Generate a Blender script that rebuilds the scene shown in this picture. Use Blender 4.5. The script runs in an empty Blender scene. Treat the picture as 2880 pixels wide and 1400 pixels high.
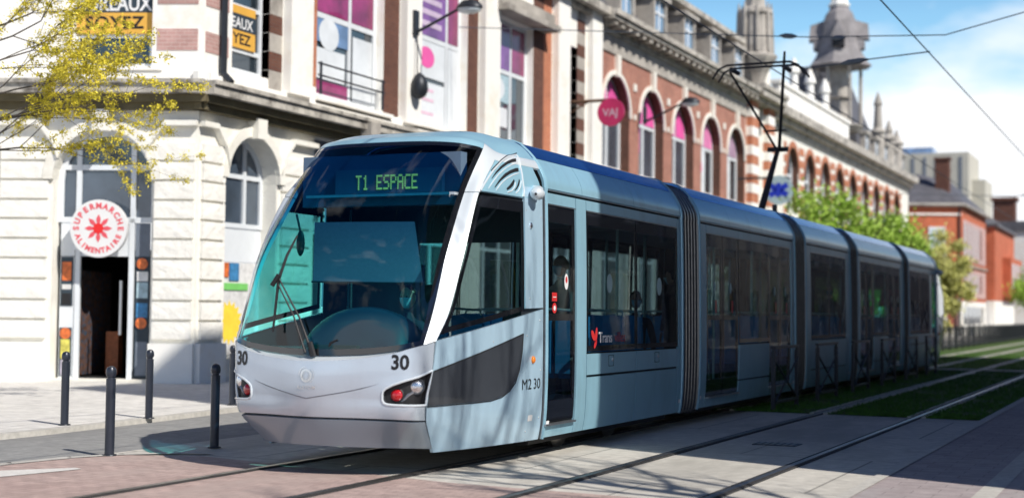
import bpy, bmesh, math, random
from mathutils import Vector, Matrix
random.seed(7)
sc = bpy.context.scene
COL = sc.collection
PI = math.pi
V = Vector

# ------------------------------------------------------------------ materials
def new_mat(name):
    m = bpy.data.materials.new(name); m.use_nodes = True
    nt = m.node_tree; nt.nodes.clear()
    out = nt.nodes.new('ShaderNodeOutputMaterial')
    return m, nt, out
def noise(nt, scale, detail=4, rough=.6, vec=None, stretch=None):
    n = nt.nodes.new('ShaderNodeTexNoise'); n.inputs['Scale'].default_value = scale
    n.inputs['Detail'].default_value = detail; n.inputs['Roughness'].default_value = rough
    g = nt.nodes.new('ShaderNodeNewGeometry'); src = g.outputs['Position']
    if stretch:
        mp = nt.nodes.new('ShaderNodeMapping'); mp.inputs['Scale'].default_value = stretch
        nt.links.new(src, mp.inputs[0]); src = mp.outputs[0]
    nt.links.new(src, n.inputs['Vector'])
    return n
def ramp(nt, fac, stops):
    r = nt.nodes.new('ShaderNodeValToRGB'); nt.links.new(fac, r.inputs[0])
    e = r.color_ramp.elements
    while len(e) < len(stops): e.new(.5)
    for i, (p, c) in enumerate(stops):
        e[i].position = p; e[i].color = (*c, 1) if len(c) == 3 else c
    return r
def mul(c, k): return tuple(min(1, x*k) for x in c)
def pm(name, col, rough=.5, metal=0., var=.12, scale=3., bump=0., bscale=40., coat=0., spec=.5, stretch=None, dirt=None, emit=None, estr=0.):
    m, nt, out = new_mat(name)
    b = nt.nodes.new('ShaderNodeBsdfPrincipled')
    b.inputs['Roughness'].default_value = rough; b.inputs['Metallic'].default_value = metal
    b.inputs['Coat Weight'].default_value = coat; b.inputs['Coat Roughness'].default_value = .03
    b.inputs['Specular IOR Level'].default_value = spec
    n = noise(nt, scale, 6, .65, stretch=stretch)
    r = ramp(nt, n.outputs['Fac'], [(.3, mul(col, 1-var)), (.7, mul(col, 1+var))])
    c = r.outputs[0]
    if dirt:
        n2 = noise(nt, dirt[1], 8, .7, stretch=dirt[3] if len(dirt) > 3 else None)
        r2 = ramp(nt, n2.outputs['Fac'], [(.5, (0, 0, 0)), (.5+dirt[2], (1, 1, 1))])
        mx = nt.nodes.new('ShaderNodeMix'); mx.data_type = 'RGBA'
        nt.links.new(r2.outputs[0], mx.inputs[0]); nt.links.new(c, mx.inputs[6]); mx.inputs[7].default_value = (*dirt[0], 1)
        c = mx.outputs[2]
    nt.links.new(c, b.inputs['Base Color'])
    if bump:
        n3 = noise(nt, bscale, 5, .6)
        bp = nt.nodes.new('ShaderNodeBump'); bp.inputs['Strength'].default_value = bump; bp.inputs['Distance'].default_value = .02
        nt.links.new(n3.outputs['Fac'], bp.inputs['Height']); nt.links.new(bp.outputs[0], b.inputs['Normal'])
    if emit:
        b.inputs['Emission Color'].default_value = (*emit, 1); b.inputs['Emission Strength'].default_value = estr
    nt.links.new(b.outputs[0], out.inputs[0])
    return m
def glass(name, tint, rough=.0, ior=1.5, top=None, refl=(1, 1, 1)):
    m, nt, out = new_mat(name)
    t = nt.nodes.new('ShaderNodeBsdfTransparent'); t.inputs[0].default_value = (*tint, 1)
    if top:      # tint darkening with height: (z0, z1, colour)
        g = nt.nodes.new('ShaderNodeNewGeometry'); s = nt.nodes.new('ShaderNodeSeparateXYZ'); nt.links.new(g.outputs['Position'], s.inputs[0])
        mr = nt.nodes.new('ShaderNodeMapRange'); mr.inputs[1].default_value = top[0]; mr.inputs[2].default_value = top[1]
        nt.links.new(s.outputs[2], mr.inputs[0])
        r = ramp(nt, mr.outputs[0], [(0, tint), (1, top[2])]); nt.links.new(r.outputs[0], t.inputs[0])
    g = nt.nodes.new('ShaderNodeBsdfGlossy'); g.inputs['Roughness'].default_value = rough; g.inputs[0].default_value = (*refl, 1)
    lw = nt.nodes.new('ShaderNodeLayerWeight'); lw.inputs[0].default_value = .5
    pw = nt.nodes.new('ShaderNodeMath'); pw.operation = 'POWER'; pw.inputs[1].default_value = 5; nt.links.new(lw.outputs['Facing'], pw.inputs[0])
    f = nt.nodes.new('ShaderNodeMath'); f.operation = 'MULTIPLY_ADD'; r0 = ((ior-1)/(ior+1))**2*1.6; f.inputs[1].default_value = 1-r0; f.inputs[2].default_value = r0; nt.links.new(pw.outputs[0], f.inputs[0])
    n = noise(nt, 1.3, 2); bp = nt.nodes.new('ShaderNodeBump'); bp.inputs['Strength'].default_value = .05; bp.inputs['Distance'].default_value = .02
    nt.links.new(n.outputs['Fac'], bp.inputs['Height']); nt.links.new(bp.outputs[0], g.inputs['Normal'])
    mx = nt.nodes.new('ShaderNodeMixShader')
    nt.links.new(f.outputs[0], mx.inputs[0]); nt.links.new(t.outputs[0], mx.inputs[1]); nt.links.new(g.outputs[0], mx.inputs[2])
    nt.links.new(mx.outputs[0], out.inputs[0])
    return m
def brick(name, c1, c2, mortar, scale=1., bw=.22, bh=.075, flip=False):
    m, nt, out = new_mat(name)
    g = nt.nodes.new('ShaderNodeNewGeometry'); s = nt.nodes.new('ShaderNodeSeparateXYZ'); nt.links.new(g.outputs['Position'], s.inputs[0])
    a = nt.nodes.new('ShaderNodeMath'); a.operation = 'ADD'; nt.links.new(s.outputs[0], a.inputs[0]); nt.links.new(s.outputs[1], a.inputs[1])
    cb = nt.nodes.new('ShaderNodeCombineXYZ'); nt.links.new(a.outputs[0], cb.inputs[0]); nt.links.new(s.outputs[2], cb.inputs[1])
    bt = nt.nodes.new('ShaderNodeTexBrick'); nt.links.new(cb.outputs[0], bt.inputs[0])
    bt.inputs['Color1'].default_value = (*c1, 1); bt.inputs['Color2'].default_value = (*c2, 1); bt.inputs['Mortar'].default_value = (*mortar, 1)
    bt.inputs['Scale'].default_value = scale; bt.inputs['Brick Width'].default_value = bw; bt.inputs['Row Height'].default_value = bh
    bt.inputs['Mortar Size'].default_value = .006
    n = noise(nt, .9, 7, .7); r = ramp(nt, n.outputs['Fac'], [(.3, (.72, .7, .68)), (.7, (1.15, 1.12, 1.1))])
    mx = nt.nodes.new('ShaderNodeMix'); mx.data_type = 'RGBA'; mx.blend_type = 'MULTIPLY'; mx.inputs[0].default_value = 1
    nt.links.new(bt.outputs[0], mx.inputs[6]); nt.links.new(r.outputs[0], mx.inputs[7])
    b = nt.nodes.new('ShaderNodeBsdfPrincipled'); b.inputs['Roughness'].default_value = .9
    nt.links.new(mx.outputs[2], b.inputs['Base Color'])
    bp = nt.nodes.new('ShaderNodeBump'); bp.inputs['Strength'].default_value = .4; bp.inputs['Distance'].default_value = .01
    nt.links.new(bt.outputs[1], bp.inputs['Height']); bp.invert = True; nt.links.new(bp.outputs[0], b.inputs['Normal'])
    nt.links.new(b.outputs[0], out.inputs[0])
    return m

M = {}
M['paint'] = pm('tram paint', (.30, .53, .65), .31, .2, .04, 1.2, coat=.2, dirt=((.20, .32, .39), 2.2, .55, (1, 1, .22)))
M['paint_cab'] = pm('tram cab side paint', (.47, .66, .80), .28, .25, .03, 1.2, coat=.3, dirt=((.36, .49, .60), 2.2, .55, (1, 1, .22)))
M['paint_front'] = pm('tram silver paint', (.58, .66, .75), .26, .5, .03, 1.5, coat=.7, dirt=((.50, .55, .61), 2.6, .5, (1, 1, .3)))
M['paint_white'] = pm('tram pillar paint', (.68, .74, .78), .32, .15, .03, 1.5, coat=.8)
M['roofblue'] = pm('tram roof sky blue', (.04, .15, .44), .17, .85, .06, 1.0)  # blue of the reflected sky put into the roof colour
M['graphite'] = pm('graphite paint', (.060, .068, .082), .38, .3, .1, 3, coat=.3)
M['black'] = pm('black rubber', (.012, .012, .014), .55, 0, .2, 10)
M['frit'] = pm('black glass border', (.008, .009, .012), .08, 0, .1, 5, coat=1)
M['bellows'] = pm('bellows rubber', (.05, .05, .055), .5, 0, .25, 12)
M['trim'] = pm('aluminium trim', (.55, .57, .6), .3, .9, .1, 8)
M['dark_in'] = pm('dark interior trim', (.02, .024, .03), .6, 0, .2, 3)
M['in_floor'] = pm('interior floor', (.10, .11, .13), .6, 0, .2, 6)
M['in_ceil'] = pm('interior ceiling', (.30, .33, .35), .6, 0, .1, 3)
M['dash'] = pm('dashboard moulding', (.010, .025, .05), .3, 0, .15, 2, coat=.3)
M['blind'] = pm('sun blind fabric', (.52, .17, .26), .9, 0, .06, 30)
M['seat'] = pm('blue seat moquette', (.03, .36, .75), .8, 0, .15, 20)
M['pole'] = pm('grab pole', (.60, .85, .82), .3, .2, .05, 5)
M['wsglass'] = glass('teal windscreen glass', (.20, .90, .88), top=(1.9, 2.8, (.07, .30, .50)), ior=1.4)
M['cabglass'] = glass('cab side glass', (.46, .58, .58), ior=1.45)
M['sideglass'] = glass('tinted side glass', (.36, .47, .50), ior=1.55)
M['led'] = pm('led dots', (.3, .5, .2), .5, emit=(1.0, .75, .15), estr=.95)
M['surround'] = pm('display surround', (.10, .16, .24), .6)
M['ledbox'] = pm('display screen', (.16, .20, .26), .4)
M['numblack'] = pm('black lettering', (.01, .01, .012), .4)
M['white'] = pm('white sticker', (.8, .8, .8), .4, var=.03)
M['red'] = pm('red sticker', (.6, .03, .03), .4, var=.05)
M['redlamp'] = pm('red lamp lens', (.5, .01, .015), .12, coat=1, var=.2, scale=60)
M['chrome'] = pm('lamp reflector', (.85, .87, .9), .12, 1., .2, 40, bump=.3, bscale=60)
M['orange'] = pm('orange lamp lens', (.75, .20, .01), .15, coat=1)
M['logo'] = pm('silver logo film', (.75, .78, .80), .25, .8)
M['steel'] = pm('worn steel', (.25, .24, .23), .35, .9, .2, 10)
M['wire'] = pm('overhead wire', (.12, .15, .19), .5, .5)
M['panto'] = pm('pantograph paint', (.03, .03, .035), .5, .3)
# buildings
M['stone'] = pm('white limestone', (.87, .85, .78), .9, 0, .06, 1.3, bump=.5, bscale=14, dirt=((.62, .58, .48), .8, .35))
M['stone2'] = pm('painted stone', (.93, .92, .88), .85, 0, .04, 1.1, bump=.2, bscale=20, dirt=((.78, .70, .56), 1.1, .3))
M['rock'] = pm('rough faced stone', (.90, .88, .82), .95, 0, .08, 2.5, bump=1., bscale=9)
M['cornice'] = pm('weathered cornice stone', (.50, .47, .42), .95, 0, .3, 2.4, bump=.6, bscale=12, dirt=((.08, .07, .06), 1.9, .18))
M['soffit'] = pm('olive soffit', (.15, .125, .07), .95, 0, .25, 2.)  # dark olive tone under the cornice edge
M['greystone'] = pm('grey band stone', (.44, .41, .37), .95, 0, .25, 1.2, bump=.5, bscale=10, dirt=((.12, .10, .09), .9, .3))
M['brick'] = brick('red brick', (.47, .20, .145), (.39, .155, .115), (.46, .36, .30))
M['brickor'] = brick('orange brick', (.60, .22, .11), (.52, .17, .09), (.5, .34, .25))
M['brickdk'] = brick('dark brown brick', (.13, .05, .035), (.17, .07, .045), (.12, .09, .08))
M['brickpink'] = brick('faded pink brick', (.58, .36, .34), (.5, .30, .28), (.62, .5, .46))
M['slate'] = pm('roof slate', (.11, .11, .125), .6, 0, .35, 2., bump=.5, bscale=16)
M['frame'] = pm('white window frame', (.74, .78, .82), .5, 0, .04, 3)
M['pane'] = pm('window glass', (.035, .05, .065), .06, 0, .5, .6, coat=.6)
M['panesky'] = pm('reflecting window glass', (.07, .095, .13), .08, .1, .4, .8, coat=.8)
M['magenta'] = pm('magenta film', (.30, .02, .13), .4, 0, .45, 1.5, coat=.7)
M['pink'] = pm('pink poster film', (.85, .12, .42), .5, 0, .12, 1.5)
M['purple'] = pm('purple film', (.22, .07, .30), .4, 0, .45, 1.5, coat=.7)
M['board'] = pm('white advert panel', (.74, .78, .82), .5, 0, .12, 1.2, coat=.4)
M['adblue'] = pm('blue advert film', (.16, .27, .48), .5, 0, .5, 1.6, coat=.5)
M['yellowban'] = pm('yellow banner', (.78, .43, .07), .6, 0, .08, 2)
M['darkban'] = pm('dark banner', (.03, .05, .07), .6, 0, .2, 2)
M['signpink'] = pm('crimson sign', (.50, .025, .12), .4, 0, .15, 1.5)
M['brickrev'] = brick('dark brick reveal', (.16, .07, .05), (.12, .055, .04), (.14, .10, .08))  # dark brown brick lining the arch openings
M['dkwall'] = brick('dark grey brick', (.10, .11, .125), (.08, .09, .10), (.12, .12, .13))  # kept dark to dim reflections and bounced light on the tram
M['iron'] = pm('dark iron', (.03, .035, .045), .45, .4, .2, 12)
M['bollard'] = pm('blue black bollard paint', (.028, .034, .05), .35, .2, .15, 9, coat=.2)
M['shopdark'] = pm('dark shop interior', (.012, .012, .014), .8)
M['shutter'] = pm('grey shop panel', (.16, .19, .24), .5)
M['lampglass'] = pm('lamp bowl glass', (.55, .62, .66), .2, 0, .1, 5)
M['bark'] = pm('grey bark', (.10, .085, .07), .95, 0, .3, 8, bump=.6, bscale=30)
M['leafy'] = pm('yellow green blossom', (.66, .56, .04), .7, 0, .5, 6)
M['leafg'] = pm('spring green leaves', (.34, .52, .07), .7, 0, .45, 2)
M['leafp'] = pm('pale green leaves', (.62, .62, .22), .7, 0, .35, 2)
M['orangewall'] = brick('bright orange brick', (.62, .17, .08), (.55, .14, .07), (.55, .22, .14))
M['concretewall'] = pm('pale concrete wall', (.52, .50, .43), .9, 0, .08, .5)

# ------------------------------------------------------------------ mesh builder
class MB:
    def __init__(s): s.v = []; s.f = []
    def add(s, vs, fs):
        o = len(s.v); s.v += [V(p) for p in vs]; s.f += [tuple(i+o for i in f) for f in fs]
    def quad(s, a, b, c, d): s.add([a, b, c, d], [(0, 1, 2, 3)])
    def poly(s, pts): s.add(pts, [tuple(range(len(pts)))])
    def box(s, x0, x1, y0, y1, z0, z1, T=None):
        P = [(x, y, z) for z in (z0, z1) for y in (y0, y1) for x in (x0, x1)]
        if T: P = [T(*p) for p in P]
        s.add(P, [(0, 1, 3, 2), (4, 6, 7, 5), (0, 4, 5, 1), (2, 3, 7, 6), (0, 2, 6, 4), (1, 5, 7, 3)])
    def tube(s, pts, r, n=8, cap=True, closed=False):
        pts = [V(p) for p in pts]; R = r if isinstance(r, (list, tuple)) else [r]*len(pts)
        rings = []; L = len(pts); prev = None
        for i, p in enumerate(pts):
            if closed: d = pts[(i+1) % L]-pts[i-1]
            else: d = pts[min(i+1, L-1)]-pts[max(i-1, 0)]
            d = d.normalized() if d.length > 1e-9 else V((0, 0, 1))
            up = prev if prev is not None else (V((0, 0, 1)) if abs(d.z) < .9 else V((1, 0, 0)))
            a = d.cross(up); a = a.normalized() if a.length > 1e-6 else d.orthogonal().normalized()
            b = a.cross(d).normalized(); prev = b
            rings.append([p+(a*math.cos(t)+b*math.sin(t))*R[i] for t in [2*PI*k/n for k in range(n)]])
        o = len(s.v)
        for rg in rings: s.v += rg
        m = L if closed else L-1
        for i in range(m):
            j = (i+1) % L
            for k in range(n):
                k2 = (k+1) % n; s.f.append((o+i*n+k, o+i*n+k2, o+j*n+k2, o+j*n+k))
        if cap and not closed:
            s.f.append(tuple(o+k for k in range(n))[::-1]); s.f.append(tuple(o+(L-1)*n+k for k in range(n)))
    def lathe(s, prof, c, n=16, axis='z', sx=1):
        c = V(c); o = len(s.v)
        for r, h in prof:
            for k in range(n):
                t = 2*PI*k/n
                a, b = r*math.cos(t)*sx, r*math.sin(t)
                s.v.append(c+(V((a, b, h)) if axis == 'z' else V((h, a, b)) if axis == 'x' else V((a, h, b))))
        for i in range(len(prof)-1):
            for k in range(n):
                k2 = (k+1) % n; s.f.append((o+i*n+k, o+i*n+k2, o+(i+1)*n+k2, o+(i+1)*n+k))
        s.f.append(tuple(o+k for k in range(n))[::-1]); s.f.append(tuple(o+(len(prof)-1)*n+k for k in range(n)))
    def grid(s, f, nu, nv):
        o = len(s.v)
        for j in range(nv+1):
            for i in range(nu+1): s.v.append(V(f(i/nu, j/nv)))
        for j in range(nv):
            for i in range(nu):
                a = o+j*(nu+1)+i; s.f.append((a, a+1, a+nu+2, a+nu+1))
    def patch(s, f, nu, nv, inward, th=.03):
        "grid with a rim turned inward"
        s.grid(f, nu, nv)
        ring = [(i/nu, 0) for i in range(nu)]+[(1, j/nv) for j in range(nv)]+[(1-i/nu, 1) for i in range(nu)]+[(0, 1-j/nv) for j in range(nv)]
        P = [V(f(*q)) for q in ring]; n = len(P)
        Q = [p+inward(p)*th for p in P]
        s.add(P+Q, [(i, (i+1) % n, n+(i+1) % n, n+i) for i in range(n)])
    def sphere(s, c, r, n=12, m=8, sc_=(1, 1, 1)):
        c = V(c)
        s.grid(lambda u, v: c+V((r*sc_[0]*math.sin(PI*v)*math.cos(2*PI*u), r*sc_[1]*math.sin(PI*v)*math.sin(2*PI*u), r*sc_[2]*math.cos(PI*v))), n, m)
    def build(s, name, mat, parent=None, smooth=False, weld=False):
        me = bpy.data.meshes.new(name)
        off = V((0, 0, 0)); p = parent
        if parent is not None:
            while p.parent: p = p.parent
            off = V(p.location)
        me.from_pydata([tuple(v-off) for v in s.v], [], s.f)
        me.materials.append(M[mat] if isinstance(mat, str) else mat)
        if weld or smooth:
            bm = bmesh.new(); bm.from_mesh(me)
            bmesh.ops.remove_doubles(bm, verts=bm.verts, dist=.0004)
            bmesh.ops.recalc_face_normals(bm, faces=bm.faces)
            bm.to_mesh(me); bm.free()
        if smooth:
            me.polygons.foreach_set('use_smooth', [True]*len(me.polygons))
            try: me.set_sharp_from_angle(angle=math.radians(32))
            except Exception: pass
        me.update()
        o = bpy.data.objects.new(name, me); COL.objects.link(o)
        if parent is not None: o.parent = parent
        return o
def tag(o, label=None, cat=None, group=None, kind=None):
    if label: o['label'] = label
    if cat: o['category'] = cat
    if group: o['group'] = group
    if kind: o['kind'] = kind
    return o
def thing(name, label, cat, loc=(0, 0, 0), group=None):
    o = bpy.data.objects.new(name, None); COL.objects.link(o); o.location = loc; o.empty_display_size = .2
    return tag(o, label, cat, group)
def copy_tree(o, parent=None, label=None):
    c = o.copy(); COL.objects.link(c)
    if parent is not None: c.parent = parent
    if label: c['label'] = label
    for ch in [x for x in bpy.data.objects if x.parent == o]: copy_tree(ch, c)
    return c
def text_mesh(s, size=1, off=0.0, align='CENTER', sx=1., spacing=1.):
    cu = bpy.data.curves.new('t', 'FONT'); cu.body = s; cu.size = size; cu.align_x = align; cu.align_y = 'CENTER'; cu.offset = off
    cu.resolution_u = 3; cu.space_character = spacing
    o = bpy.data.objects.new('t', cu); COL.objects.link(o)
    bpy.context.view_layer.update()
    dg = bpy.context.evaluated_depsgraph_get(); me = bpy.data.meshes.new_from_object(o.evaluated_get(dg))
    vs = [(v.co.x*sx, v.co.y) for v in me.vertices]; fs = [tuple(p.vertices) for p in me.polygons]
    bpy.data.objects.remove(o); bpy.data.curves.remove(cu); bpy.data.meshes.remove(me)
    return vs, fs
def put_text(mb, s, fn, **k):
    vs, fs = text_mesh(s, **k); mb.add([fn(a, b) for a, b in vs], fs)
def interp(tab, t):
    if t <= tab[0][0]: return tab[0][1]
    for (a, x), (b, y) in zip(tab, tab[1:]):
        if t <= b:
            k = (t-a)/(b-a)
            return x+(y-x)*k if not isinstance(x, (list, tuple)) else [p+(q-p)*k for p, q in zip(x, y)]
    return tab[-1][1]
def cr(P, t):
    "catmull-rom through vectors P at parameter t"
    n = len(P); i = min(int(t), n-2) if t > 0 else 0; k = t-i
    p1, p2 = P[i], P[i+1]; p0 = P[i-1] if i > 0 else p1*2-p2; p3 = P[i+2] if i+2 < n else p2*2-p1
    return .5*((2*p1)+(p2-p0)*k+(2*p0-5*p1+4*p2-p3)*k*k+(3*p1-p0-3*p2+p3)*k*k*k)

# ------------------------------------------------------------------ camera
cy = (7.016, 0, 1.492); yaw = math.radians(24.775); pit = math.radians(2.485); rol = math.radians(.638)
a = V((-math.sin(yaw)*math.cos(pit), math.cos(yaw)*math.cos(pit), math.sin(pit)))
r = V((math.cos(yaw), math.sin(yaw), 0)); u = r.cross(a)
r2 = r*math.cos(rol)+u*math.sin(rol); u2 = u*math.cos(rol)-r*math.sin(rol)
cam = bpy.data.cameras.new('camera'); co = bpy.data.objects.new('camera', cam); COL.objects.link(co)
mt = Matrix((r2, u2, -a)).transposed().to_4x4(); mt.translation = V(cy); co.matrix_world = mt
cam.lens = 36*3602/2576; cam.sensor_width = 36; cam.clip_end = 5000; cam.clip_start = .1
cam.dof.use_dof = True; cam.dof.focus_distance = 15.5; cam.dof.aperture_fstop = .9; cam.dof.aperture_blades = 0
sc.camera = co

# ------------------------------------------------------------------ light and sky
SD = V((.927, -.375, 0)).normalized(); EL = math.radians(43)
sun_dir = V((SD.x*math.cos(EL), SD.y*math.cos(EL), math.sin(EL)))
sl = bpy.data.lights.new('sun', 'SUN'); sl.energy = 5.0; sl.angle = math.radians(.5); sl.color = (1, .945, .86)
so = bpy.data.objects.new('sun', sl); COL.objects.link(so); so.rotation_euler = sun_dir.to_track_quat('Z', 'Y').to_euler(); so.location = (20, -10, 30)
w = bpy.data.worlds.new('World'); sc.world = w; w.use_nodes = True; nt = w.node_tree; nt.nodes.clear()
out = nt.nodes.new('ShaderNodeOutputWorld'); bg = nt.nodes.new('ShaderNodeBackground'); sky = nt.nodes.new('ShaderNodeTexSky')
sky.sky_type = 'NISHITA'; sky.sun_disc = False; sky.sun_elevation = EL; sky.sun_rotation = math.atan2(SD.x, SD.y); sky.air_density = 1.0; sky.dust_density = .4; sky.ozone_density = 1.5
bg.inputs[1].default_value = .055
tc = nt.nodes.new('ShaderNodeTexCoord'); mp = nt.nodes.new('ShaderNodeMapping'); mp.inputs['Scale'].default_value = (1, 1, 2.6); mp.inputs['Location'].default_value = (.35, .1, .12)
nz = nt.nodes.new('ShaderNodeTexNoise'); nz.inputs['Scale'].default_value = 3.4; nz.inputs['Detail'].default_value = 9; nz.inputs['Roughness'].default_value = .52
nt.links.new(tc.outputs['Generated'], mp.inputs[0]); nt.links.new(mp.outputs[0], nz.inputs['Vector'])
cr_ = ramp(nt, nz.outputs['Fac'], [(.46, (0, 0, 0)), (.62, (1, 1, 1))])
# more cloud low over the horizon, blue overhead
sp = nt.nodes.new('ShaderNodeSeparateXYZ'); nt.links.new(tc.outputs['Generated'], sp.inputs[0])
mr = nt.nodes.new('ShaderNodeMapRange'); mr.inputs[1].default_value = .05; mr.inputs[2].default_value = .235; mr.inputs[3].default_value = .32; mr.inputs[4].default_value = -.12
nt.links.new(sp.outputs[2], mr.inputs[0])
ad = nt.nodes.new('ShaderNodeMath'); ad.operation = 'ADD'; nt.links.new(nz.outputs['Fac'], ad.inputs[0]); nt.links.new(mr.outputs[0], ad.inputs[1])
nt.links.new(ad.outputs[0], cr_.inputs[0])
gm = nt.nodes.new('ShaderNodeMix'); gm.data_type = 'RGBA'; gm.blend_type = 'MULTIPLY'; gm.inputs[0].default_value = 1; gm.inputs[7].default_value = (.92, 1.08, 1.12, 1)
nt.links.new(sky.outputs[0], gm.inputs[6])
er = ramp(nt, sp.outputs[2], [(0, (3.4, 3.0, 2.7)), (.08, (3.3, 3.3, 2.95)), (.20, (2.5, 2.85, 2.85)), (.30, (.5, .95, 1.6)), (.6, (.12, .32, .75))])
g2 = nt.nodes.new('ShaderNodeMix'); g2.data_type = 'RGBA'; g2.blend_type = 'MULTIPLY'; g2.inputs[0].default_value = 1; nt.links.new(gm.outputs[2], g2.inputs[6]); nt.links.new(er.outputs[0], g2.inputs[7])
mx = nt.nodes.new('ShaderNodeMix'); mx.data_type = 'RGBA'; nt.links.new(cr_.outputs[0], mx.inputs[0]); nt.links.new(g2.outputs[2], mx.inputs[6]); mx.inputs[7].default_value = (20.0, 20.4, 21.0, 1)
nt.links.new(mx.outputs[2], bg.inputs[0]); nt.links.new(bg.outputs[0], out.inputs[0])
sc.view_settings.view_transform = 'Standard'; sc.view_settings.look = 'None'; sc.view_settings.exposure = 0; sc.view_settings.gamma = 1
sc.cycles.max_bounces = 8; sc.cycles.transparent_max_bounces = 24; sc.cycles.use_denoising = True
sc.cycles.sample_clamp_indirect = 4; sc.cycles.sample_clamp_direct = 12

exec_parts = []
# ================================================================== GROUND
def struct(mb, name, mat, **k): return tag(mb.build(name, mat, **k), kind='structure')
def ground_mat(name, cols, scale, bump=.3, bscale=60, rough=.9, tile=None, stain=None):
    m, nt, out = new_mat(name)
    b = nt.nodes.new('ShaderNodeBsdfPrincipled'); b.inputs['Roughness'].default_value = rough
    n = noise(nt, scale, 8, .7); n2 = noise(nt, scale*14, 4, .6)
    r = ramp(nt, n.outputs['Fac'], [(.3, cols[0]), (.7, cols[1])])
    c = r.outputs[0]
    r2 = ramp(nt, n2.outputs['Fac'], [(.3, (.82, .82, .82)), (.7, (1.12, 1.12, 1.12))])
    mx = nt.nodes.new('ShaderNodeMix'); mx.data_type = 'RGBA'; mx.blend_type = 'MULTIPLY'; mx.inputs[0].default_value = 1
    nt.links.new(c, mx.inputs[6]); nt.links.new(r2.outputs[0], mx.inputs[7]); c = mx.outputs[2]
    if tile:
        g = nt.nodes.new('ShaderNodeNewGeometry'); bt = nt.nodes.new('ShaderNodeTexBrick'); nt.links.new(g.outputs['Position'], bt.inputs[0])
        bt.inputs['Scale'].default_value = 1; bt.inputs['Brick Width'].default_value = tile[0]; bt.inputs['Row Height'].default_value = tile[1]; bt.inputs['Mortar Size'].default_value = tile[2]
        bt.inputs['Color1'].default_value = (1, 1, 1, 1); bt.inputs['Color2'].default_value = (tile[3],)*3+(1,); bt.inputs['Mortar'].default_value = (.5, .5, .5, 1)
        mx = nt.nodes.new('ShaderNodeMix'); mx.data_type = 'RGBA'; mx.blend_type = 'MULTIPLY'; mx.inputs[0].default_value = 1
        nt.links.new(c, mx.inputs[6]); nt.links.new(bt.outputs[0], mx.inputs[7]); c = mx.outputs[2]
    if stain:
        n4 = noise(nt, .5, 6, .7, stretch=(1, .35, 1)); r4 = ramp(nt, n4.outputs['Fac'], [(.48, (0, 0, 0)), (.62, (1, 1, 1))])
        mx = nt.nodes.new('ShaderNodeMix'); mx.data_type = 'RGBA'; nt.links.new(r4.outputs[0], mx.inputs[0]); nt.links.new(c, mx.inputs[6]); mx.inputs[7].default_value = (*stain, 1); c = mx.outputs[2]
    nt.links.new(c, b.inputs['Base Color'])
    bp = nt.nodes.new('ShaderNodeBump'); bp.inputs['Strength'].default_value = bump; bp.inputs['Distance'].default_value = .01
    n5 = noise(nt, bscale, 4); nt.links.new(n5.outputs['Fac'], bp.inputs['Height']); nt.links.new(bp.outputs[0], b.inputs['Normal'])
    nt.links.new(b.outputs[0], out.inputs[0])
    return m
G_base = ground_mat('far ground', ((.22, .22, .21), (.30, .29, .28)), .1)
G_conc = ground_mat('trackbed concrete', ((.50, .475, .43), (.62, .59, .53)), .5, stain=(.40, .38, .34), tile=(2.8, 3.0, .014, .94))
G_asph = ground_mat('road asphalt', ((.25, .25, .25), (.33, .33, .32)), .6, bump=.6, bscale=120, stain=(.21, .21, .21))
G_walk = ground_mat('pale pavement', ((.66, .64, .61), (.76, .74, .70)), .4, tile=(.6, .6, .006, .93))
G_pink = ground_mat('pink paving', ((.46, .33, .30), (.55, .42, .38)), .5, stain=(.42, .33, .30), tile=(.2, .1, .005, .80))
G_right = ground_mat('grey pink paving', ((.34, .29, .29), (.42, .36, .36)), .4, stain=(.40, .38, .38), tile=(.4, .2, .004, .9))
G_kerb = ground_mat('kerb stone', ((.46, .44, .40), (.56, .54, .50)), .8)
G_grass = ground_mat('track turf', ((.03, .09, .006), (.085, .13, .025)), 1.1, bump=1, bscale=150)
G_white = ground_mat('road paint', ((.62, .60, .56), (.75, .73, .70)), 2)
G_teal = ground_mat('teal light patch', ((.14, .33, .29), (.18, .38, .34)), 2)
def sheet(name, mat, poly, z):
    mb = MB(); mb.poly([(x, y, z) for x, y in poly]); return struct(mb, name, mat)
def rect(x0, x1, y0, y1): return [(x0, y0), (x1, y0), (x1, y1), (x0, y1)]
sheet('ground', G_base, rect(-1500, 1500, -600, 2500), -.06)
sheet('road', G_asph, rect(-6.5, -2.4, -40, 140), -.012)
sheet('pavement_pink', G_pink, [(-2.85, -20), (4.6, -20), (4.6, 10.9), (1.3, 11.15), (-1.9, 11.9), (-2.75, 11.5), (-2.92, 10.6), (-2.95, 9)], .0)
sheet('trackbed_concrete', G_conc, [(-1.9, 11.5), (-1.9, 21.6), (4.62, 21.6), (4.62, 10.5), (1.3, 10.8), (-1.2, 11.3)], -.004)
sheet('trackside_slab', G_conc, rect(-2.9, -1.88, 11.2, 21.6), -.008)
sheet('pavement_right', G_right, rect(4.6, 11.2, -20, 140), .004)
for x in (5.5, 6.6): sheet('paving_band', G_kerb, rect(x, x+.18, -20, 140), .008)
sheet('trackbed_kerb', G_kerb, rect(4.5, 4.62, -20, 140), .012)
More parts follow.
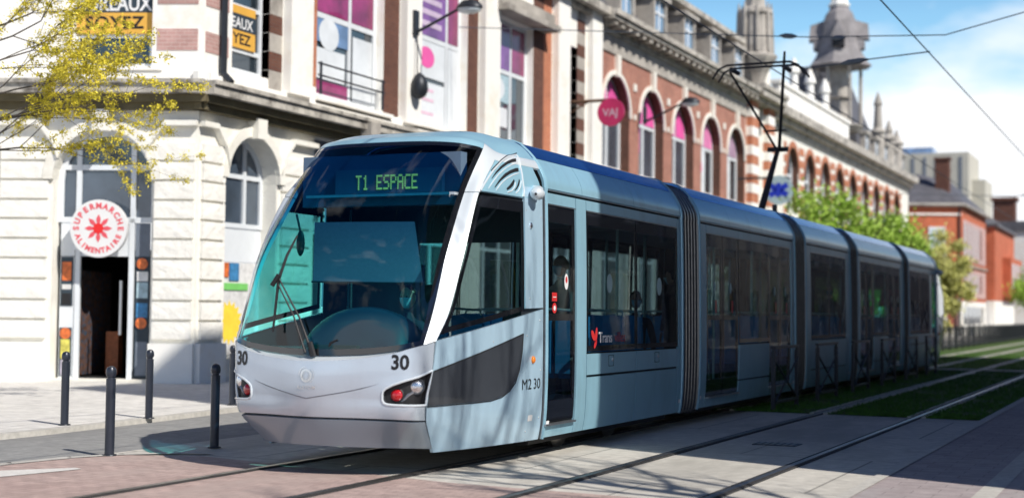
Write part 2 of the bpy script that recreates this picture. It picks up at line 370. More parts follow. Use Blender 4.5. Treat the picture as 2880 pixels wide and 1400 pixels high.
# low kerb and pavement in front of the buildings
mb = MB(); ed = [(-4.9, -20), (-4.9, 10), (-4.95, 13), (-5.2, 16), (-5.5, 19), (-5.6, 24), (-5.6, 140)]
mb.poly([(x-.15, y, .045) for x, y in ed]+[(-10.2, 140, .045), (-10.2, 22.3, .045), (-60, 2, .045), (-60, -20, .045)])
struct(mb, 'pavement', G_walk)
mb = MB()
for (x, y), (x1, y1) in zip(ed, ed[1:]):
    mb.quad((x-.15, y, .05), (x, y, .05), (x1, y1, .05), (x1-.15, y1, .05)); mb.quad((x, y, .05), (x, y, -.03), (x1, y1, -.03), (x1, y1, .05))
struct(mb, 'kerb', G_kerb)
mb = MB(); e2 = [(-2.95, 7), (-2.97, 9), (-2.95, 10.4), (-2.85, 11.1), (-2.62, 11.6), (-2.2, 12.0), (-1.9, 12.1)]
for (x, y), (x1, y1) in zip(e2, e2[1:]): mb.quad((x-.1, y, .006), (x+.03, y-.02, .006), (x1+.03, y1-.04, .006), (x1-.1, y1+.06, .006))
struct(mb, 'kerb', G_kerb)
sheet('road_marking', G_white, [(-2.62, 9.2), (-2.3, 9.3), (-2.08, 10.35), (-2.2, 10.4), (-2.6, 9.9)], .006)
0 and sheet('road_marking', G_teal, [(-2.75, 12.1), (-2.45, 12.2), (-2.35, 12.9), (-2.6, 12.7)], -.004)  # painted patch of sunlight tinted by the windscreen, not drawn
# turf
tb = sheet('turf_base', G_grass, rect(-2.6, 4.5, 21.6, 140), .002)
rnd = random.Random(3)
mb = MB()
def blade(x, y, h, zb=.0):
    a_ = rnd.uniform(0, PI); dx, dy = math.cos(a_)*.012, math.sin(a_)*.012; lx, ly = rnd.uniform(-.03, .03), rnd.uniform(-.03, .03)
    mb.add([(x-dx, y-dy, zb), (x+dx, y+dy, zb), (x+lx, y+ly, zb+h)], [(0, 1, 2)])
for i in range(52000):
    y = 21.62+(rnd.random()**1.8)*38; x = rnd.uniform(-1.9, 4.48)
    if math.sin(x*2.3+y*.7)+math.sin(y*1.9-x*1.1)+math.sin(x*5.1+y*3.3)*.6 > 1.35 and rnd.random() < .85: continue
    if any(abs(x-rx) < .09 for rx in (-.72, .72, 2.17, 3.607)) or 40.9 < y < 41.9: continue
    blade(x, y, rnd.uniform(.025, .055))
gr = tag(mb.build('grass', pm('grass blades', (.05, .145, .012), .7, 0, .45, 3)), 'short green grass growing between the tram rails', 'grass', kind='stuff')
sheet('crossing_path', G_conc, rect(-2.6, 4.6, 40.9, 41.9), .02)
# rails
def rail(x, lab):
    t = thing('tram_rail', lab, 'rail', (x, 60, 0), 'tram rails laid in the street')
    mb = MB(); mb.box(x-.03, x+.03, -15, 140, -.01, .016); mb.build('rail_head', 'steel', t)
    mb = MB(); mb.box(x-.078, x-.034, -15, 140, -.01, .0085); mb.box(x+.034, x+.06, -15, 140, -.01, .0085); mb.build('groove', pm('rail groove seal', (.035, .035, .037), .8) if 'groove' not in M else M['groove'], t)
    mb = MB(); mb.box(x-.14, x-.08, 21.6, 140, -.01, .02); mb.box(x+.062, x+.12, 21.6, 140, -.01, .02); mb.build('concrete_edging', G_kerb, t)
M['groove'] = pm('rail groove seal', (.035, .035, .037), .8)
rail(-.72, 'steel rail under the far side of the tram'); rail(.72, 'steel rail under the near side of the tram')
rail(2.17, 'steel rail of the empty track, the one nearer the tram'); rail(3.607, 'steel rail of the empty track, the one at far right')
# ================================================================== TRAM
YC = 26.8
tram = thing('tram', 'pale blue and silver five section tram with teal windscreen, T1 ESPACE on its display', 'tram', (0, YC, 0))
front = thing('front_half', None, None, (0, 0, 0)) if False else None
# side profile of the straight body: (z, x)
XS = [(.16, 1.09), (.2, 1.155), (.3, 1.175), (.5, 1.192), (.8, 1.2), (1.1, 1.2), (1.8, 1.195), (2.3, 1.186), (2.6, 1.178), (2.72, 1.174)]
def xs(z): return interp(XS, z)
ROOF = [(1.178, 2.76), (1.165, 2.85), (1.12, 2.95), (1.04, 3.07), (.93, 3.18), (.81, 3.25), (.4, 3.29), (0, 3.30)]
ROOFC = [V((x, 0, z)) for x, z in ROOF]
def roof_pt(t): return cr(ROOFC, t)
# nose side rows z -> (x, y) stations 5..8
SR = [(.2, ((.885, 11.60), (1.03, 12.25), (1.12, 12.95), (1.155, 13.42))), (.3, ((.91, 11.51), (1.06, 12.2), (1.145, 12.95), (1.175, 13.42))),
      (.5, ((.97, 11.30), (1.10, 12.1), (1.175, 12.95), (1.192, 13.42))), (.7, ((1.012, 11.235), (1.12, 12.1), (1.187, 12.95), (1.199, 13.42))),
      (.95, ((1.045, 11.275), (1.135, 12.1), (1.19, 12.95), (1.2, 13.42))), (1.22, ((1.07, 11.30), (1.145, 12.1), (1.19, 12.95), (1.2, 13.42))),
      (1.5, ((1.112, 11.48), (1.155, 12.15), (1.19, 12.95), (1.198, 13.42))), (2.0, ((1.13, 11.71), (1.158, 12.25), (1.183, 12.97), (1.192, 13.42))),
      (2.6, ((1.09, 12.09), (1.13, 12.5), (1.165, 12.97), (1.178, 13.42))), (2.76, ((1.07, 12.21), (1.11, 12.56), (1.158, 12.98), (1.174, 13.42)))]
def srow(z):
    for (za, A), (zb, B) in zip(SR, SR[1:]):
        if z <= zb or zb == SR[-1][0]:
            k = max(0, (z-za)/(zb-za)); return [V((p[0]+(q[0]-p[0])*k, p[1]+(q[1]-p[1])*k, 0)) for p, q in zip(A, B)]
def y5(z): return srow(z)[0].y
def X(y, z):
    if y >= 13.42: return xs(z)
    P = srow(z)
    # smooth interpolation in y
    t = 0
    for i in range(3):
        if y <= P[i+1].y or i == 2:
            t = i+(y-P[i].y)/(P[i+1].y-P[i].y); break
    return cr(P, max(-.1, min(3, t))).x
def sp(s, y, z, off=0): return V((s*(X(y, z)+off), y, z))
def inw(s): return lambda p: V((-s, 0, 0))
def side_panel(mb, s, y0, y1, z0, z1, off=0., th=.03, ny=2, nz=None):
    nz = nz or max(2, int((z1-z0)/.12))
    ny = ny if y0 >= 13.4 else 8
    mb.patch(lambda a_, b_: sp(s, y0+(y1-y0)*a_, z0+(z1-z0)*b_, off), ny, nz, inw(s), th)
def pl(P):
    "polyline as function of t by length"
    P = [V((p[0], p[1], 0)) for p in P]; L = [0]
    for a_, b_ in zip(P, P[1:]): L.append(L[-1]+(b_-a_).length)
    def f(t):
        d = t*L[-1]
        for i in range(len(P)-1):
            if d <= L[i+1] or i == len(P)-2:
                k = (d-L[i])/max(1e-9, L[i+1]-L[i]); return P[i].lerp(P[i+1], k)
    return f
def coons(bot, top, lef, rig):
    B, T_, L_, R_ = pl(bot), pl(top), pl(lef), pl(rig)
    def f(u_, v_):
        return (B(u_)*(1-v_)+T_(u_)*v_+L_(v_)*(1-u_)+R_(v_)*u_ - (B(0)*(1-u_)*(1-v_)+B(1)*u_*(1-v_)+T_(0)*(1-u_)*v_+T_(1)*u_*v_))
    return f
def side_coons(mb, s, bot, top, lef, rig, off=0., nu=14, nv=10, th=.02):
    f = coons(bot, top, lef, rig)
    def g(u_, v_):
        p = f(u_, v_); return sp(s, p.x, p.y, off)
    mb.patch(g, nu, nv, inw(s), th)
# nose tables --------------------------------------------------
LT = [[(0, 11.02, .27), (.42, 11.11, .265), (.70, 11.27, .258), (.80, 11.40, .25), (.862, 11.51, .242), (.89, 11.585, .236)],
      [(0, 10.895, .525), (.45, 10.975, .525), (.75, 11.06, .52), (.87, 11.115, .515), (.94, 11.195, .51), (.97, 11.30, .505)],
      [(0, 10.858, .72), (.45, 10.955, .72), (.75, 11.03, .72), (.88, 11.075, .72), (.955, 11.135, .71), (1.01, 11.235, .70)],
      [(0, 10.852, .89), (.45, 10.95, .90), (.76, 11.035, .92), (.89, 11.08, .94), (.975, 11.15, .95), (1.045, 11.275, .95)],
      [(0, 10.862, 1.03), (.45, 10.955, 1.055), (.76, 11.04, 1.105), (.895, 11.09, 1.145), (.985, 11.155, 1.175), (1.065, 11.285, 1.205)]]
UT = [[(0, 10.95, 1.075), (.45, 11.03, 1.09), (.75, 11.10, 1.125), (.89, 11.135, 1.155), (.99, 11.195, 1.185), (1.07, 11.30, 1.22)],
      [(0, 11.02, 1.5), (.45, 11.06, 1.5), (.76, 11.14, 1.5), (.90, 11.22, 1.5), (1.0, 11.35, 1.5), (1.112, 11.48, 1.5)],
      [(0, 11.16, 2.0), (.45, 11.20, 2.0), (.755, 11.29, 2.0), (.89, 11.40, 2.0), (.995, 11.585, 2.0), (1.13, 11.71, 2.0)],
      [(0, 11.56, 2.6), (.45, 11.60, 2.6), (.735, 11.71, 2.6), (.86, 11.85, 2.6), (.955, 12.02, 2.6), (1.09, 12.09, 2.6), (1.13, 12.5, 2.6), (1.165, 12.97, 2.6), (1.178, 13.40, 2.6)],
      [(0, 12.06, 3.10), (.45, 12.10, 3.10), (.73, 12.20, 3.09), (.85, 12.30, 3.075), (.944, 12.42, 3.05), (1.03, 12.54, 2.96), (1.08, 12.78, 2.95), (1.105, 13.06, 2.95), (1.12, 13.40, 2.95)],
      [(0, 12.30, 3.20), (.45, 12.33, 3.20), (.70, 12.40, 3.19), (.81, 12.48, 3.175), (.88, 12.58, 3.15), (.955, 12.72, 3.09), (1.0, 12.9, 3.07), (1.03, 13.12, 3.07), (1.04, 13.40, 3.07)],
      [(0, 12.65, 3.275), (.4, 12.66, 3.275), (.62, 12.70, 3.27), (.71, 12.75, 3.26), (.77, 12.82, 3.24), (.84, 12.92, 3.20), (.90, 13.02, 3.18), (.92, 13.2, 3.18), (.93, 13.40, 3.18)],
      [(0, 13.1, 3.30), (.35, 13.1, 3.30), (.55, 13.1, 3.295), (.63, 13.12, 3.29), (.68, 13.15, 3.28), (.74, 13.2, 3.265), (.78, 13.25, 3.255), (.80, 13.32, 3.25), (.81, 13.40, 3.25)],
      [(0, 13.4, 3.30), (.2, 13.4, 3.298), (.35, 13.4, 3.292), (.45, 13.4, 3.288), (.5, 13.4, 3.285), (.55, 13.4, 3.28), (.6, 13.4, 3.275), (.65, 13.4, 3.27), (.70, 13.40, 3.265)]]
def surf(Tb, s, u_, v_, off=0.):
    def at(u0, v0):
        n = min(len(r_) for r_ in Tb[max(0, int(v0)-1):int(v0)+3]) if True else 6
        col = []
        for row in Tb:
            R = [V(p) for p in row[:9]]
            R = [V((-R[1].x, R[1].y, R[1].z))]+R if u0 < 1 else R
            k = u0+1 if u0 < 1 else u0
            k = min(k, len(R)-1)
            col.append(cr(R, k) if not (u0 < 1) else cr(R, k))
        return cr(col, v0)
    p = at(u_, v_)
    if off:
        e = .02; pu = at(max(0, u_-e) if u_ > 1 else u_+e, v_); pv = at(u_, v_+e if v_ < len(Tb)-1.1 else v_-e)
        n = (pu-p).cross(pv-p)
        if n.length > 1e-12:
            n.normalize()
            if n.dot(p-V((0, 13.5, 1.5))) < 0: n = -n
            p = p+n*off
    return V((s*p.x, p.y, p.z))
nose_in = lambda p: (V((0, 13.6, 1.6))-p).normalized()
def upatch(mb, s, u0, u1, v0, v1, nu, nv, off=0., th=.03, Tb=None):
    Tb = Tb or UT
    def g(a_, b_):
        uu0, uu1 = (u0(b_), u1(b_)) if callable(u0) else (u0, u1)
        return surf(Tb, s, uu0+(uu1-uu0)*a_, v0+(v1-v0)*b_, off)
    mb.patch(g, nu, nv, nose_in, th)
def full(mb, U, v0, v1, nu, nv, off=0., th=.03, Tb=None):
    "patch right across the nose from -U to U"
    Tb = Tb or UT
    def g(a_, b_):
        q = (a_*2-1)*U; return surf(Tb, -1 if q < 0 else 1, abs(q), v0+(v1-v0)*b_, off)
    mb.patch(g, nu, nv, nose_in, th)

M['paint_bumper'] = pm('shaded bumper silver', (.27, .325, .385), .32, .25, .03, 1.5, coat=.6)  # shade of the inward slope put into a darker silver
M['mark'] = pm('pale window marking', (.40, .55, .55), .5)
cab_parts = []
def reg(o): cab_parts.append(o); return o
body = MB().build('x', 'black')  # placeholder removed below
bpy.data.objects.remove(body)
# lower fascia, bumper
HL = [(.69, .745), (.69, .70), (.705, .672), (.74, .66), (.80, .656), (.88, .654), (.955, .652), (1.003, .655), (1.02, .75), (1.04, .85), (1.058, .958), (.975, .905), (.875, .868), (.78, .832), (.72, .80), (.697, .775)]
def inside(P, x, z):
    c = False
    for (x0, z0), (x1, z1) in zip(P, P[1:]+P[:1]):
        if (z0 > z) != (z1 > z) and x < (x1-x0)*(z-z0)/(z1-z0)+x0: c = not c
    return c
mb = MB(); full(mb, 4.98, 1.04, 4, 150, 66, Tb=LT)
mb.f = [f_ for f_ in mb.f if not inside(HL, abs(sum(mb.v[i].x for i in f_)/len(f_)), sum(mb.v[i].z for i in f_)/len(f_)) or sum(mb.v[i].y for i in f_)/len(f_) > 11.6]
fascia = reg(mb.build('front_fascia', 'paint_front', tram, smooth=True))
mb = MB(); full(mb, 4.98, 0, .94, 44, 8, Tb=LT); bumper = reg(mb.build('bumper_skirt', 'paint_bumper', tram, smooth=True))
mb = MB()   # ledge between fascia and glass
def ledge(a_, b_):
    q = (a_*2-1)*4.98; s = -1 if q < 0 else 1
    return surf(LT, s, abs(q), 4).lerp(surf(UT, s, abs(q), 0, .0)+V((0, .03, 0)), b_)
mb.grid(ledge, 44, 2); mb.build('sill_ledge', 'paint_white', fascia, smooth=True)
mb = MB()   # V crease
for s in (-1, 1):
    mb.tube([surf(LT, s, k*.135, 1.88+k*.062, .001) for k in range(0, 13)], [.0032]*10+[.002, .001, .0005], 6)
mb.build('crease_line', 'graphite', fascia)
mb = MB(); full(mb, 5.2, .3, 4.05, 30, 8, off=-.05, Tb=LT); full(mb, 4.9, .15, 1.0, 30, 3, off=-.04, Tb=LT); reg(mb.build('fascia_backing', 'black', tram))
def fz(x, z):
    "point on the fascia at given x, z: search u, v"
    s = -1 if x < 0 else 1; ax = abs(x); best = None
    v_ = 2.
    for it in range(12):
        lo, hi = 0, 5.
        for _ in range(24):
            m_ = (lo+hi)/2
            if surf(LT, 1, m_, v_).x < ax: lo = m_
            else: hi = m_
        p = surf(LT, 1, lo, v_); v_ = max(0, min(4, v_+(z-p.z)/.17*.8))
    return lo, v_
def fpt(x, z, off=.004):
    u_, v_ = fz(x, z); return surf(LT, -1 if x < 0 else 1, u_, v_, off)
# 30 lettering on both corners, maker's mark
for xc in (.836, -.836):
    mb = MB(); put_text(mb, '30', lambda p, q: fpt(xc+p*.88, 1.025+q), size=.178, off=.0055, sx=.98); mb.build('fleet_number', 'numblack', fascia)
mb = MB()
def ring2(mb, c, r0, r1, a0, a1, f, n=20):
    for k in range(n):
        t0, t1 = a0+(a1-a0)*k/n, a0+(a1-a0)*(k+1)/n
        mb.quad(*[f(c[0]+rr*math.cos(t), c[1]+rr*math.sin(t)) for rr, t in ((r0, t0), (r1, t0), (r1, t1), (r0, t1))])
ring2(mb, (0, .90), .038, .060, 0, 2*PI, fpt, 28); ring2(mb, (.010, .902), .064, .072, -1.1, 1.0, fpt, 8); ring2(mb, (-.006, .905), .064, .074, 1.6, 3.2, fpt, 8); ring2(mb, (0, .90), .026, .031, 0, 2*PI, fpt, 16)
mb.build('emblem', 'logo', fascia)
mb = MB(); put_text(mb, 'ALSTOM', lambda p, q: fpt(p, .795+q), size=.046, off=.001, sx=1.0, spacing=1.12); mb.build('maker_lettering', 'logo', fascia)
# headlight clusters
def flat_patch(mb, P, fn, rings=4):
    cx_ = sum(p[0] for p in P)/len(P); cz_ = sum(p[1] for p in P)/len(P); n = len(P)
    vs = [fn(cx_, cz_)]; fs = []
    for k in range(1, rings+1):
        for p in P: vs.append(fn(cx_+(p[0]-cx_)*k/rings, cz_+(p[1]-cz_)*k/rings))
    for i in range(n): fs.append((0, 1+i, 1+(i+1) % n))
    for k in range(rings-1):
        for i in range(n):
            j = (i+1) % n; fs.append((1+k*n+i, 1+k*n+j, 1+(k+1)*n+j, 1+(k+1)*n+i))
    mb.add(vs, fs)
def lamp(parent, name, c, nrm, rad, mat, ringm):
    n = nrm.normalized(); a_ = n.orthogonal().normalized(); b_ = n.cross(a_)
    mb = MB(); prof = [(rad, 0), (rad*.96, rad*.22), (rad*.75, rad*.42), (rad*.4, rad*.55), (0.001, rad*.6)]
    def g(u_, v_):
        i = v_*(len(prof)-1); k = min(int(i), len(prof)-2); t = i-k; rr = prof[k][0]*(1-t)+prof[k+1][0]*t; h = prof[k][1]*(1-t)+prof[k+1][1]*t
        return c+(a_*math.cos(2*PI*u_)+b_*math.sin(2*PI*u_))*rr+n*h
    mb.grid(g, 24, 8); o = mb.build(name, mat, parent, smooth=True)
    mb = MB(); mb.tube([c+(a_*math.cos(2*PI*k/24)+b_*math.sin(2*PI*k/24))*rad*1.08+n*.004 for k in range(24)], rad*.14, 6, closed=True); mb.build('lamp_ring', ringm, parent, smooth=True)
    return o
M['hlswoosh'] = pm('headlight swoosh', (.28, .30, .33), .25, .6, .1, 14, coat=1)
M['hlbowl'] = pm('headlight housing', (.10, .11, .125), .22, .5, .3, 14, coat=1)
for s in (1, -1):
    RC = lambda x, z, d=.085: (lambda p: V((p.x*(1-.02*(d > 0)), p.y+d, p.z)))(fpt(s*x, z, .0))
    mb = MB(); flat_patch(mb, [(.86+(x-.86)*.93, .78+(z-.78)*.9) for x, z in HL], lambda x, z: RC(x, z), 6)
    n = len(HL)
    for i in range(n):
        (x0, z0), (x1, z1) = HL[i], HL[(i+1) % n]; g_ = lambda x, z: (.86+(x-.86)*.93, .78+(z-.78)*.9)
        mb.quad(fpt(s*x0, z0, -.002), fpt(s*x1, z1, -.002), RC(*g_(x1, z1)), RC(*g_(x0, z0)))
    hc = reg(mb.build('headlight_cluster', 'hlbowl', tram, smooth=True))
    mb = MB(); mb.tube([fpt(s*x, z, .002) for x, z in HL], .0115, 8, closed=True); mb.build('cluster_rim', 'paint_white', hc, smooth=True)
    mb = MB(); mb.tube([RC(x, z, .06) for x, z in ((.72, .70), (.78, .675), (.85, .69), (.90, .745), (.95, .775), (1.0, .79))], [.004, .010, .016, .018, .014, .006], 8); mb.build('swoosh_trim', 'hlswoosh', hc, smooth=True)
    lamp(hc, 'tail_light', V((s*.79, 11.10, .741)), V((s*.25, -1, .05)), .054, 'redlamp', 'black')
    lamp(hc, 'headlight', V((s*.935, 11.19, .820)), V((s*.5, -1, .1)), .063, 'chrome', 'graphite')
M_ = 0
# windscreen
mb = MB(); full(mb, 4, 0, 4, 40, 34, th=.012); ws = reg(mb.build('windscreen', 'wsglass', tram, smooth=True))
mb = MB()   # black border on the glass edge
for s in (-1, 1): upatch(mb, s, 3.72, 4.06, 0, 4.0, 3, 34, .003, .008)
full(mb, 4, 3.93, 4.04, 40, 2, .003, .008); full(mb, 4, -.0, .14, 40, 2, .003, .008)
mb.build('black_border', 'frit', ws, smooth=True)
# pillars
VN = {'S1a': [(5.28, 3.37), (5.32, 3.57), (5.48, 3.82), (5.79, 4.06), (6.23, 4.3), (6.5, 4.39)], 'S1b': [(5.3, 3.36), (5.41, 3.55), (5.59, 3.75), (5.86, 3.93), (6.22, 4.07), (6.45, 4.12)], 'S2a': [(5.55, 3.18), (5.63, 3.39), (5.8, 3.58), (6.07, 3.73), (6.41, 3.84), (6.59, 3.86)], 'S2b': [(5.58, 3.16), (5.71, 3.35), (5.9, 3.5), (6.08, 3.6), (6.34, 3.69), (6.56, 3.73)], 'S3a': [(6.05, 3.19), (6.12, 3.26), (6.2, 3.36), (6.28, 3.46)], 'S3b': [(6.11, 3.15), (6.21, 3.2), (6.3, 3.29), (6.33, 3.41)], 'S4a': [(6.39, 3.18), (6.44, 3.25), (6.48, 3.35), (6.53, 3.5)], 'S4b': [(6.42, 3.16), (6.49, 3.22), (6.54, 3.32), (6.58, 3.43)], 'R1': [(5.32, 3.11), (5.38, 3.26), (5.5, 3.5), (5.75, 3.74), (6.13, 3.94), (6.52, 4.05)], 'R2': [(5.66, 3.1), (5.75, 3.28), (5.92, 3.43), (6.23, 3.58), (6.6, 3.69)], 'R3': [(6.15, 3.1), (6.29, 3.15), (6.37, 3.26), (6.36, 3.39)], 'R4': [(6.49, 3.11), (6.56, 3.18), (6.61, 3.31), (6.63, 3.46)], 'M': [(5.01, 3.05), (5.08, 3.26), (5.18, 3.62), (5.4, 3.98), (5.95, 4.46), (6.69, 4.88), (6.72, 4.16), (6.73, 3.72), (6.69, 3.41), (6.85, 3.06)], 'K': [(5.09, 3.59), (5.18, 3.77), (5.38, 4.05), (5.85, 4.51), (6.76, 5.07)]}
for s in (-1, 1):
    mb = MB(); upatch(mb, s, 4.07, 4.97, 0.0, 3.0, 6, 30, .004, .05); reg(mb.build('windscreen_pillar', 'paint_white', tram, smooth=True))
    mb = MB(); upatch(mb, s, 4.07, 5.0, 3.02, 4.0, 6, 12, .004, .05); upatch(mb, s, 4.07, 8, 4.0, 4.6, 26, 8, .004, .02); reg(mb.build('roof_shoulder', 'paint_white', tram, smooth=True))
    # vent panel above the cab window
    mb = MB(); upatch(mb, s, 5.02, 7.6, 3.05, 4.0, 18, 12, .002, .02); vp = reg(mb.build('vent_panel', 'paint', tram, smooth=True))
    def vp_(q, off): return surf(UT, s, q[0], q[1], off)
    for k in ('S1', 'S2', 'S3', 'S4'):
        A_, B_ = pl(VN[k+'a']), pl(VN[k+'b']); mb = MB(); mb.grid(lambda p, q: vp_(A_(p).lerp(B_(p), q), .0045), 14, 2); mb.build('vent_slot', 'black', vp)
    for k in ('R1', 'R2', 'R3', 'R4'):
        f_ = pl(VN[k]); mb = MB(); mb.tube([vp_(f_(t/14), .003) for t in range(15)], [.002]+[.007]*13+[.002], 6); mb.build('vent_rib', 'paint_white', vp, smooth=True)
    f_ = pl(VN['M']); mb = MB(); mb.tube([vp_(f_(t/30), .004) for t in range(31)], .011, 8); mb.build('vent_moulding', 'paint_white', vp, smooth=True)
    f_ = pl(VN['K']); mb = MB(); mb.tube([vp_(f_(t/20), .006) for t in range(21)], .006, 6); mb.build('vent_groove', 'black', vp)
mb = MB(); full(mb, 4.06, 4.06, 8, 40, 22, .004, .02); hd = reg(mb.build('roof_header', 'paint', tram, smooth=True))
for s in (-1, 1):
    mb = MB(); upatch(mb, s, 4.06, 8, 4.61, 8, 14, 20, .003, .02); reg(mb.build('roof_corner', 'paint', tram, smooth=True))
mb = MB()   # louvres on the roof header
for k in range(4):
    for s in (-1, 1):
        q = [surf(UT, s, t*.4, 5.9+k*.34, .008) for t in range(0, 6)]; q2 = [surf(UT, s, t*.4, 6.04+k*.34, .008) for t in range(0, 6)]
        for i in range(5): mb.quad(q[i], q[i+1], q2[i+1], q2[i])
mb.build('roof_louvre', 'black', hd)
# cab side: window, lower panel, dark panel, post
for s in (-1, 1):
    wl = [(y5(z)+.02, z) for z in (1.28, 1.4, 1.5, 1.7, 1.9, 2.1, 2.3, 2.45, 2.58)]
    bot = [(wl[0][0], 1.28), (12.93, 1.50)]; top = [(wl[-1][0], 2.58), (12.93, 2.58)]; rig = [(12.93, 1.50), (12.93, 2.58)]
    mb = MB(); side_coons(mb, s, bot, top, wl, rig, -.004, 16, 16, .01); cw = reg(mb.build('cab_side_window', 'cabglass', tram, smooth=True))
    mb = MB(); B = .045
    def bar(A_, Bq, w_):   # strip between two polylines in (y,z)
        f = pl(A_); g = pl(Bq); n = 14
        mb.grid(lambda a_, b_: (lambda q: sp(s, q.x, q.y, .001))(f(a_).lerp(g(a_), b_)), n, 2)
    wl2 = [(y+.06, z) for y, z in wl]
    bar(wl, wl2, 0); bar(bot, [(bot[0][0], 1.33), (12.93, 1.55)], 0); bar([(12.88, 1.5), (12.88, 2.58)], [(12.93, 1.5), (12.93, 2.58)], 0); bar([(wl[-1][0], 2.47), (12.93, 2.47)], [(wl[-1][0], 2.58), (12.93, 2.58)], 0)
    mb.build('black_border', 'frit', cw, smooth=True)
    lefz = [(y5(z)+.012, z) for z in (.2, .3, .4, .5, .7, .85, .95, 1.1, 1.22)]
    mb = MB(); side_coons(mb, s, [(lefz[0][0], .2), (13.38, .2)], [(lefz[-1][0], 1.235), (13.38, 1.515)], lefz, [(13.38, .2), (13.38, 1.515)], 0, 24, 18, .03)
    cs = reg(mb.build('cab_side_panel', 'paint_cab', tram, smooth=True))
    dl = [(y5(z)+.016, z) for z in (.645, .75, .85, .945)]
    mb = MB(); side_coons(mb, s, [(dl[0][0], .645), (12.0, .645), (12.3, .65), (12.5, .675), (12.64, .725)], [(dl[-1][0], .945), (12.91, 1.265)], dl, [(12.64, .725), (12.75, .80), (12.83, .92), (12.88, 1.08), (12.91, 1.265)], .0035, 20, 12, .004)
    dk = mb.build('dark_infill_panel', 'graphite', cs, smooth=True)
    mb = MB(); mb.tube([sp(s, y, z, .003) for y, z in [(dl[-1][0], .95)]+[(dl[-1][0]+(12.91-dl[-1][0])*k/10, .95+(1.27-.95)*k/10) for k in range(1, 11)]], .006, 6)
    mb.tube([sp(s, y, z, .004) for y, z in [(12.91, 1.265), (12.885, 1.08), (12.835, .92), (12.755, .795), (12.645, .72), (12.5, .668), (12.3, .642), (12.0, .637), (11.6, .637), (dl[0][0], .637)]], .005, 6); mb.build('panel_groove', 'black', cs, smooth=True)
    mb = MB(); side_coons(mb, s, [(12.96, 1.52), (13.38, 1.53)], [(12.97, 2.735), (13.38, 2.735)], [(12.96, 1.52), (12.97, 2.735)], [(13.38, 1.53), (13.38, 2.735)], 0, 4, 10, .03)
    po = reg(mb.build('cab_post', 'paint_cab', tram, smooth=True))
    mb = MB(); c = sp(s, 13.10, 2.67, .075)     # rear view camera pod
    mb.sphere(c, .075, 14, 10, (1.0, 1.15, .9)); mb.tube([sp(s, 13.22, 2.72, -.01), sp(s, 13.17, 2.70, .06)], [.05, .055], 10); pod = reg(mb.build('camera_pod', 'paint_white', tram, smooth=True))
    mb = MB(); mb.sphere(c+V((s*.02, -.083, -.01)), .014, 8, 6); mb.build('camera_lens', 'black', pod)
    mb = MB(); mb.sphere(sp(s, 13.09, 2.35, .004), .03, 12, 8, (.6, 1, 1.1)); reg(mb.build('marker_lamp', 'chrome', tram, smooth=True))
    mb = MB(); mb.sphere(sp(s, 13.13, 1.01, .004), .034, 12, 8, (.8, .9, 1.15)); reg(mb.build('indicator_lamp', 'orange', tram, smooth=True))
    for tx_, ty_ in (('M2', 13.0), ('30', 13.235)):
        mb = MB(); put_text(mb, tx_, lambda p, q: sp(s, 13.11+s*(ty_-13.11+p), .765+q, .004), size=.150, off=.0, sx=1.15); mb.build('vehicle_number', 'numblack', cs)
    mb = MB(); mb.poly([sp(s, y, z, .003) for y, z in ((13.07, .40), (13.17, .40), (13.17, .46), (13.07, .46))]); mb.build('sticker', 'white', cs)
    mb = MB()
    for y, z in ((13.06, .3), (13.33, .42), (13.33, .9), (13.3, 1.4), (13.34, 2.45), (13.34, 1.9), (13.06, 1.62), (13.0, 1.25), (12.3, 1.2), (13.0, 2.5)): mb.sphere(sp(s, y, z, 0), .009, 8, 5, (.5, 1, 1))
    mb.build('screw', 'trim', po)
    # black shell just inside the cab skin so that gaps read dark
    mb = MB(); side_coons(mb, s, [(11.6, .3), (13.42, .3)], [(11.45, 1.24), (13.42, 1.50)], [(11.6, .3), (11.45, 1.24)], [(13.42, .3), (13.42, 1.5)], -.035, 12, 8, .01)
    side_coons(mb, s, [(12.94, 1.4), (13.42, 1.4)], [(12.94, 2.76), (13.42, 2.76)], [(12.94, 1.4), (12.94, 2.76)], [(13.42, 1.4), (13.42, 2.76)], -.035, 2, 8, .01)
    side_coons(mb, s, [(12.2, 2.57), (13.42, 2.57)], [(12.2, 2.76), (13.42, 2.76)], [(12.2, 2.57), (12.2, 2.76)], [(13.42, 2.57), (13.42, 2.76)], -.035, 6, 2, .01)
    reg(mb.build('inner_lining', 'dark_in', tram))
# wipers
g0 = V((.02, 10.91, 1.10))
mb = MB(); mb.tube([g0, V((-.16, 10.97, 1.42)), V((-.40, 11.0, 1.76))], [.014, .009, .007], 8); mb.tube([V((-.05, 10.91, 1.10)), V((-.22, 10.97, 1.43)), V((-.43, 11.0, 1.74))], [.012, .008, .006], 8)
mb.tube([g0+V((.01, .01, -.03)), g0+V((-.02, 0, .10))], [.03, .02], 8)
wp = reg(mb.build('wiper', 'black', tram, smooth=True))
mb = MB(); mb.tube([V((-.43, 10.955, 1.28)), V((-.425, 10.985, 1.52)), V((-.415, 11.01, 1.76)), V((-.39, 11.10, 1.98)), V((-.37, 11.235, 2.17))], [.010, .013, .015, .013, .008], 8)
mb.tube([V((-.44, 10.94, 1.70)), V((-.38, 10.96, 1.80))], .022, 8); mb.build('wiper_blade', 'black', wp, smooth=True)
mb = MB(); mb.tube([V((.13, 11.0, 1.10)), V((.17, 10.985, 1.19)), V((.24, 10.985, 1.22))], [.02, .014, .008], 8); mb.build('wiper_stub', 'black', wp, smooth=True)
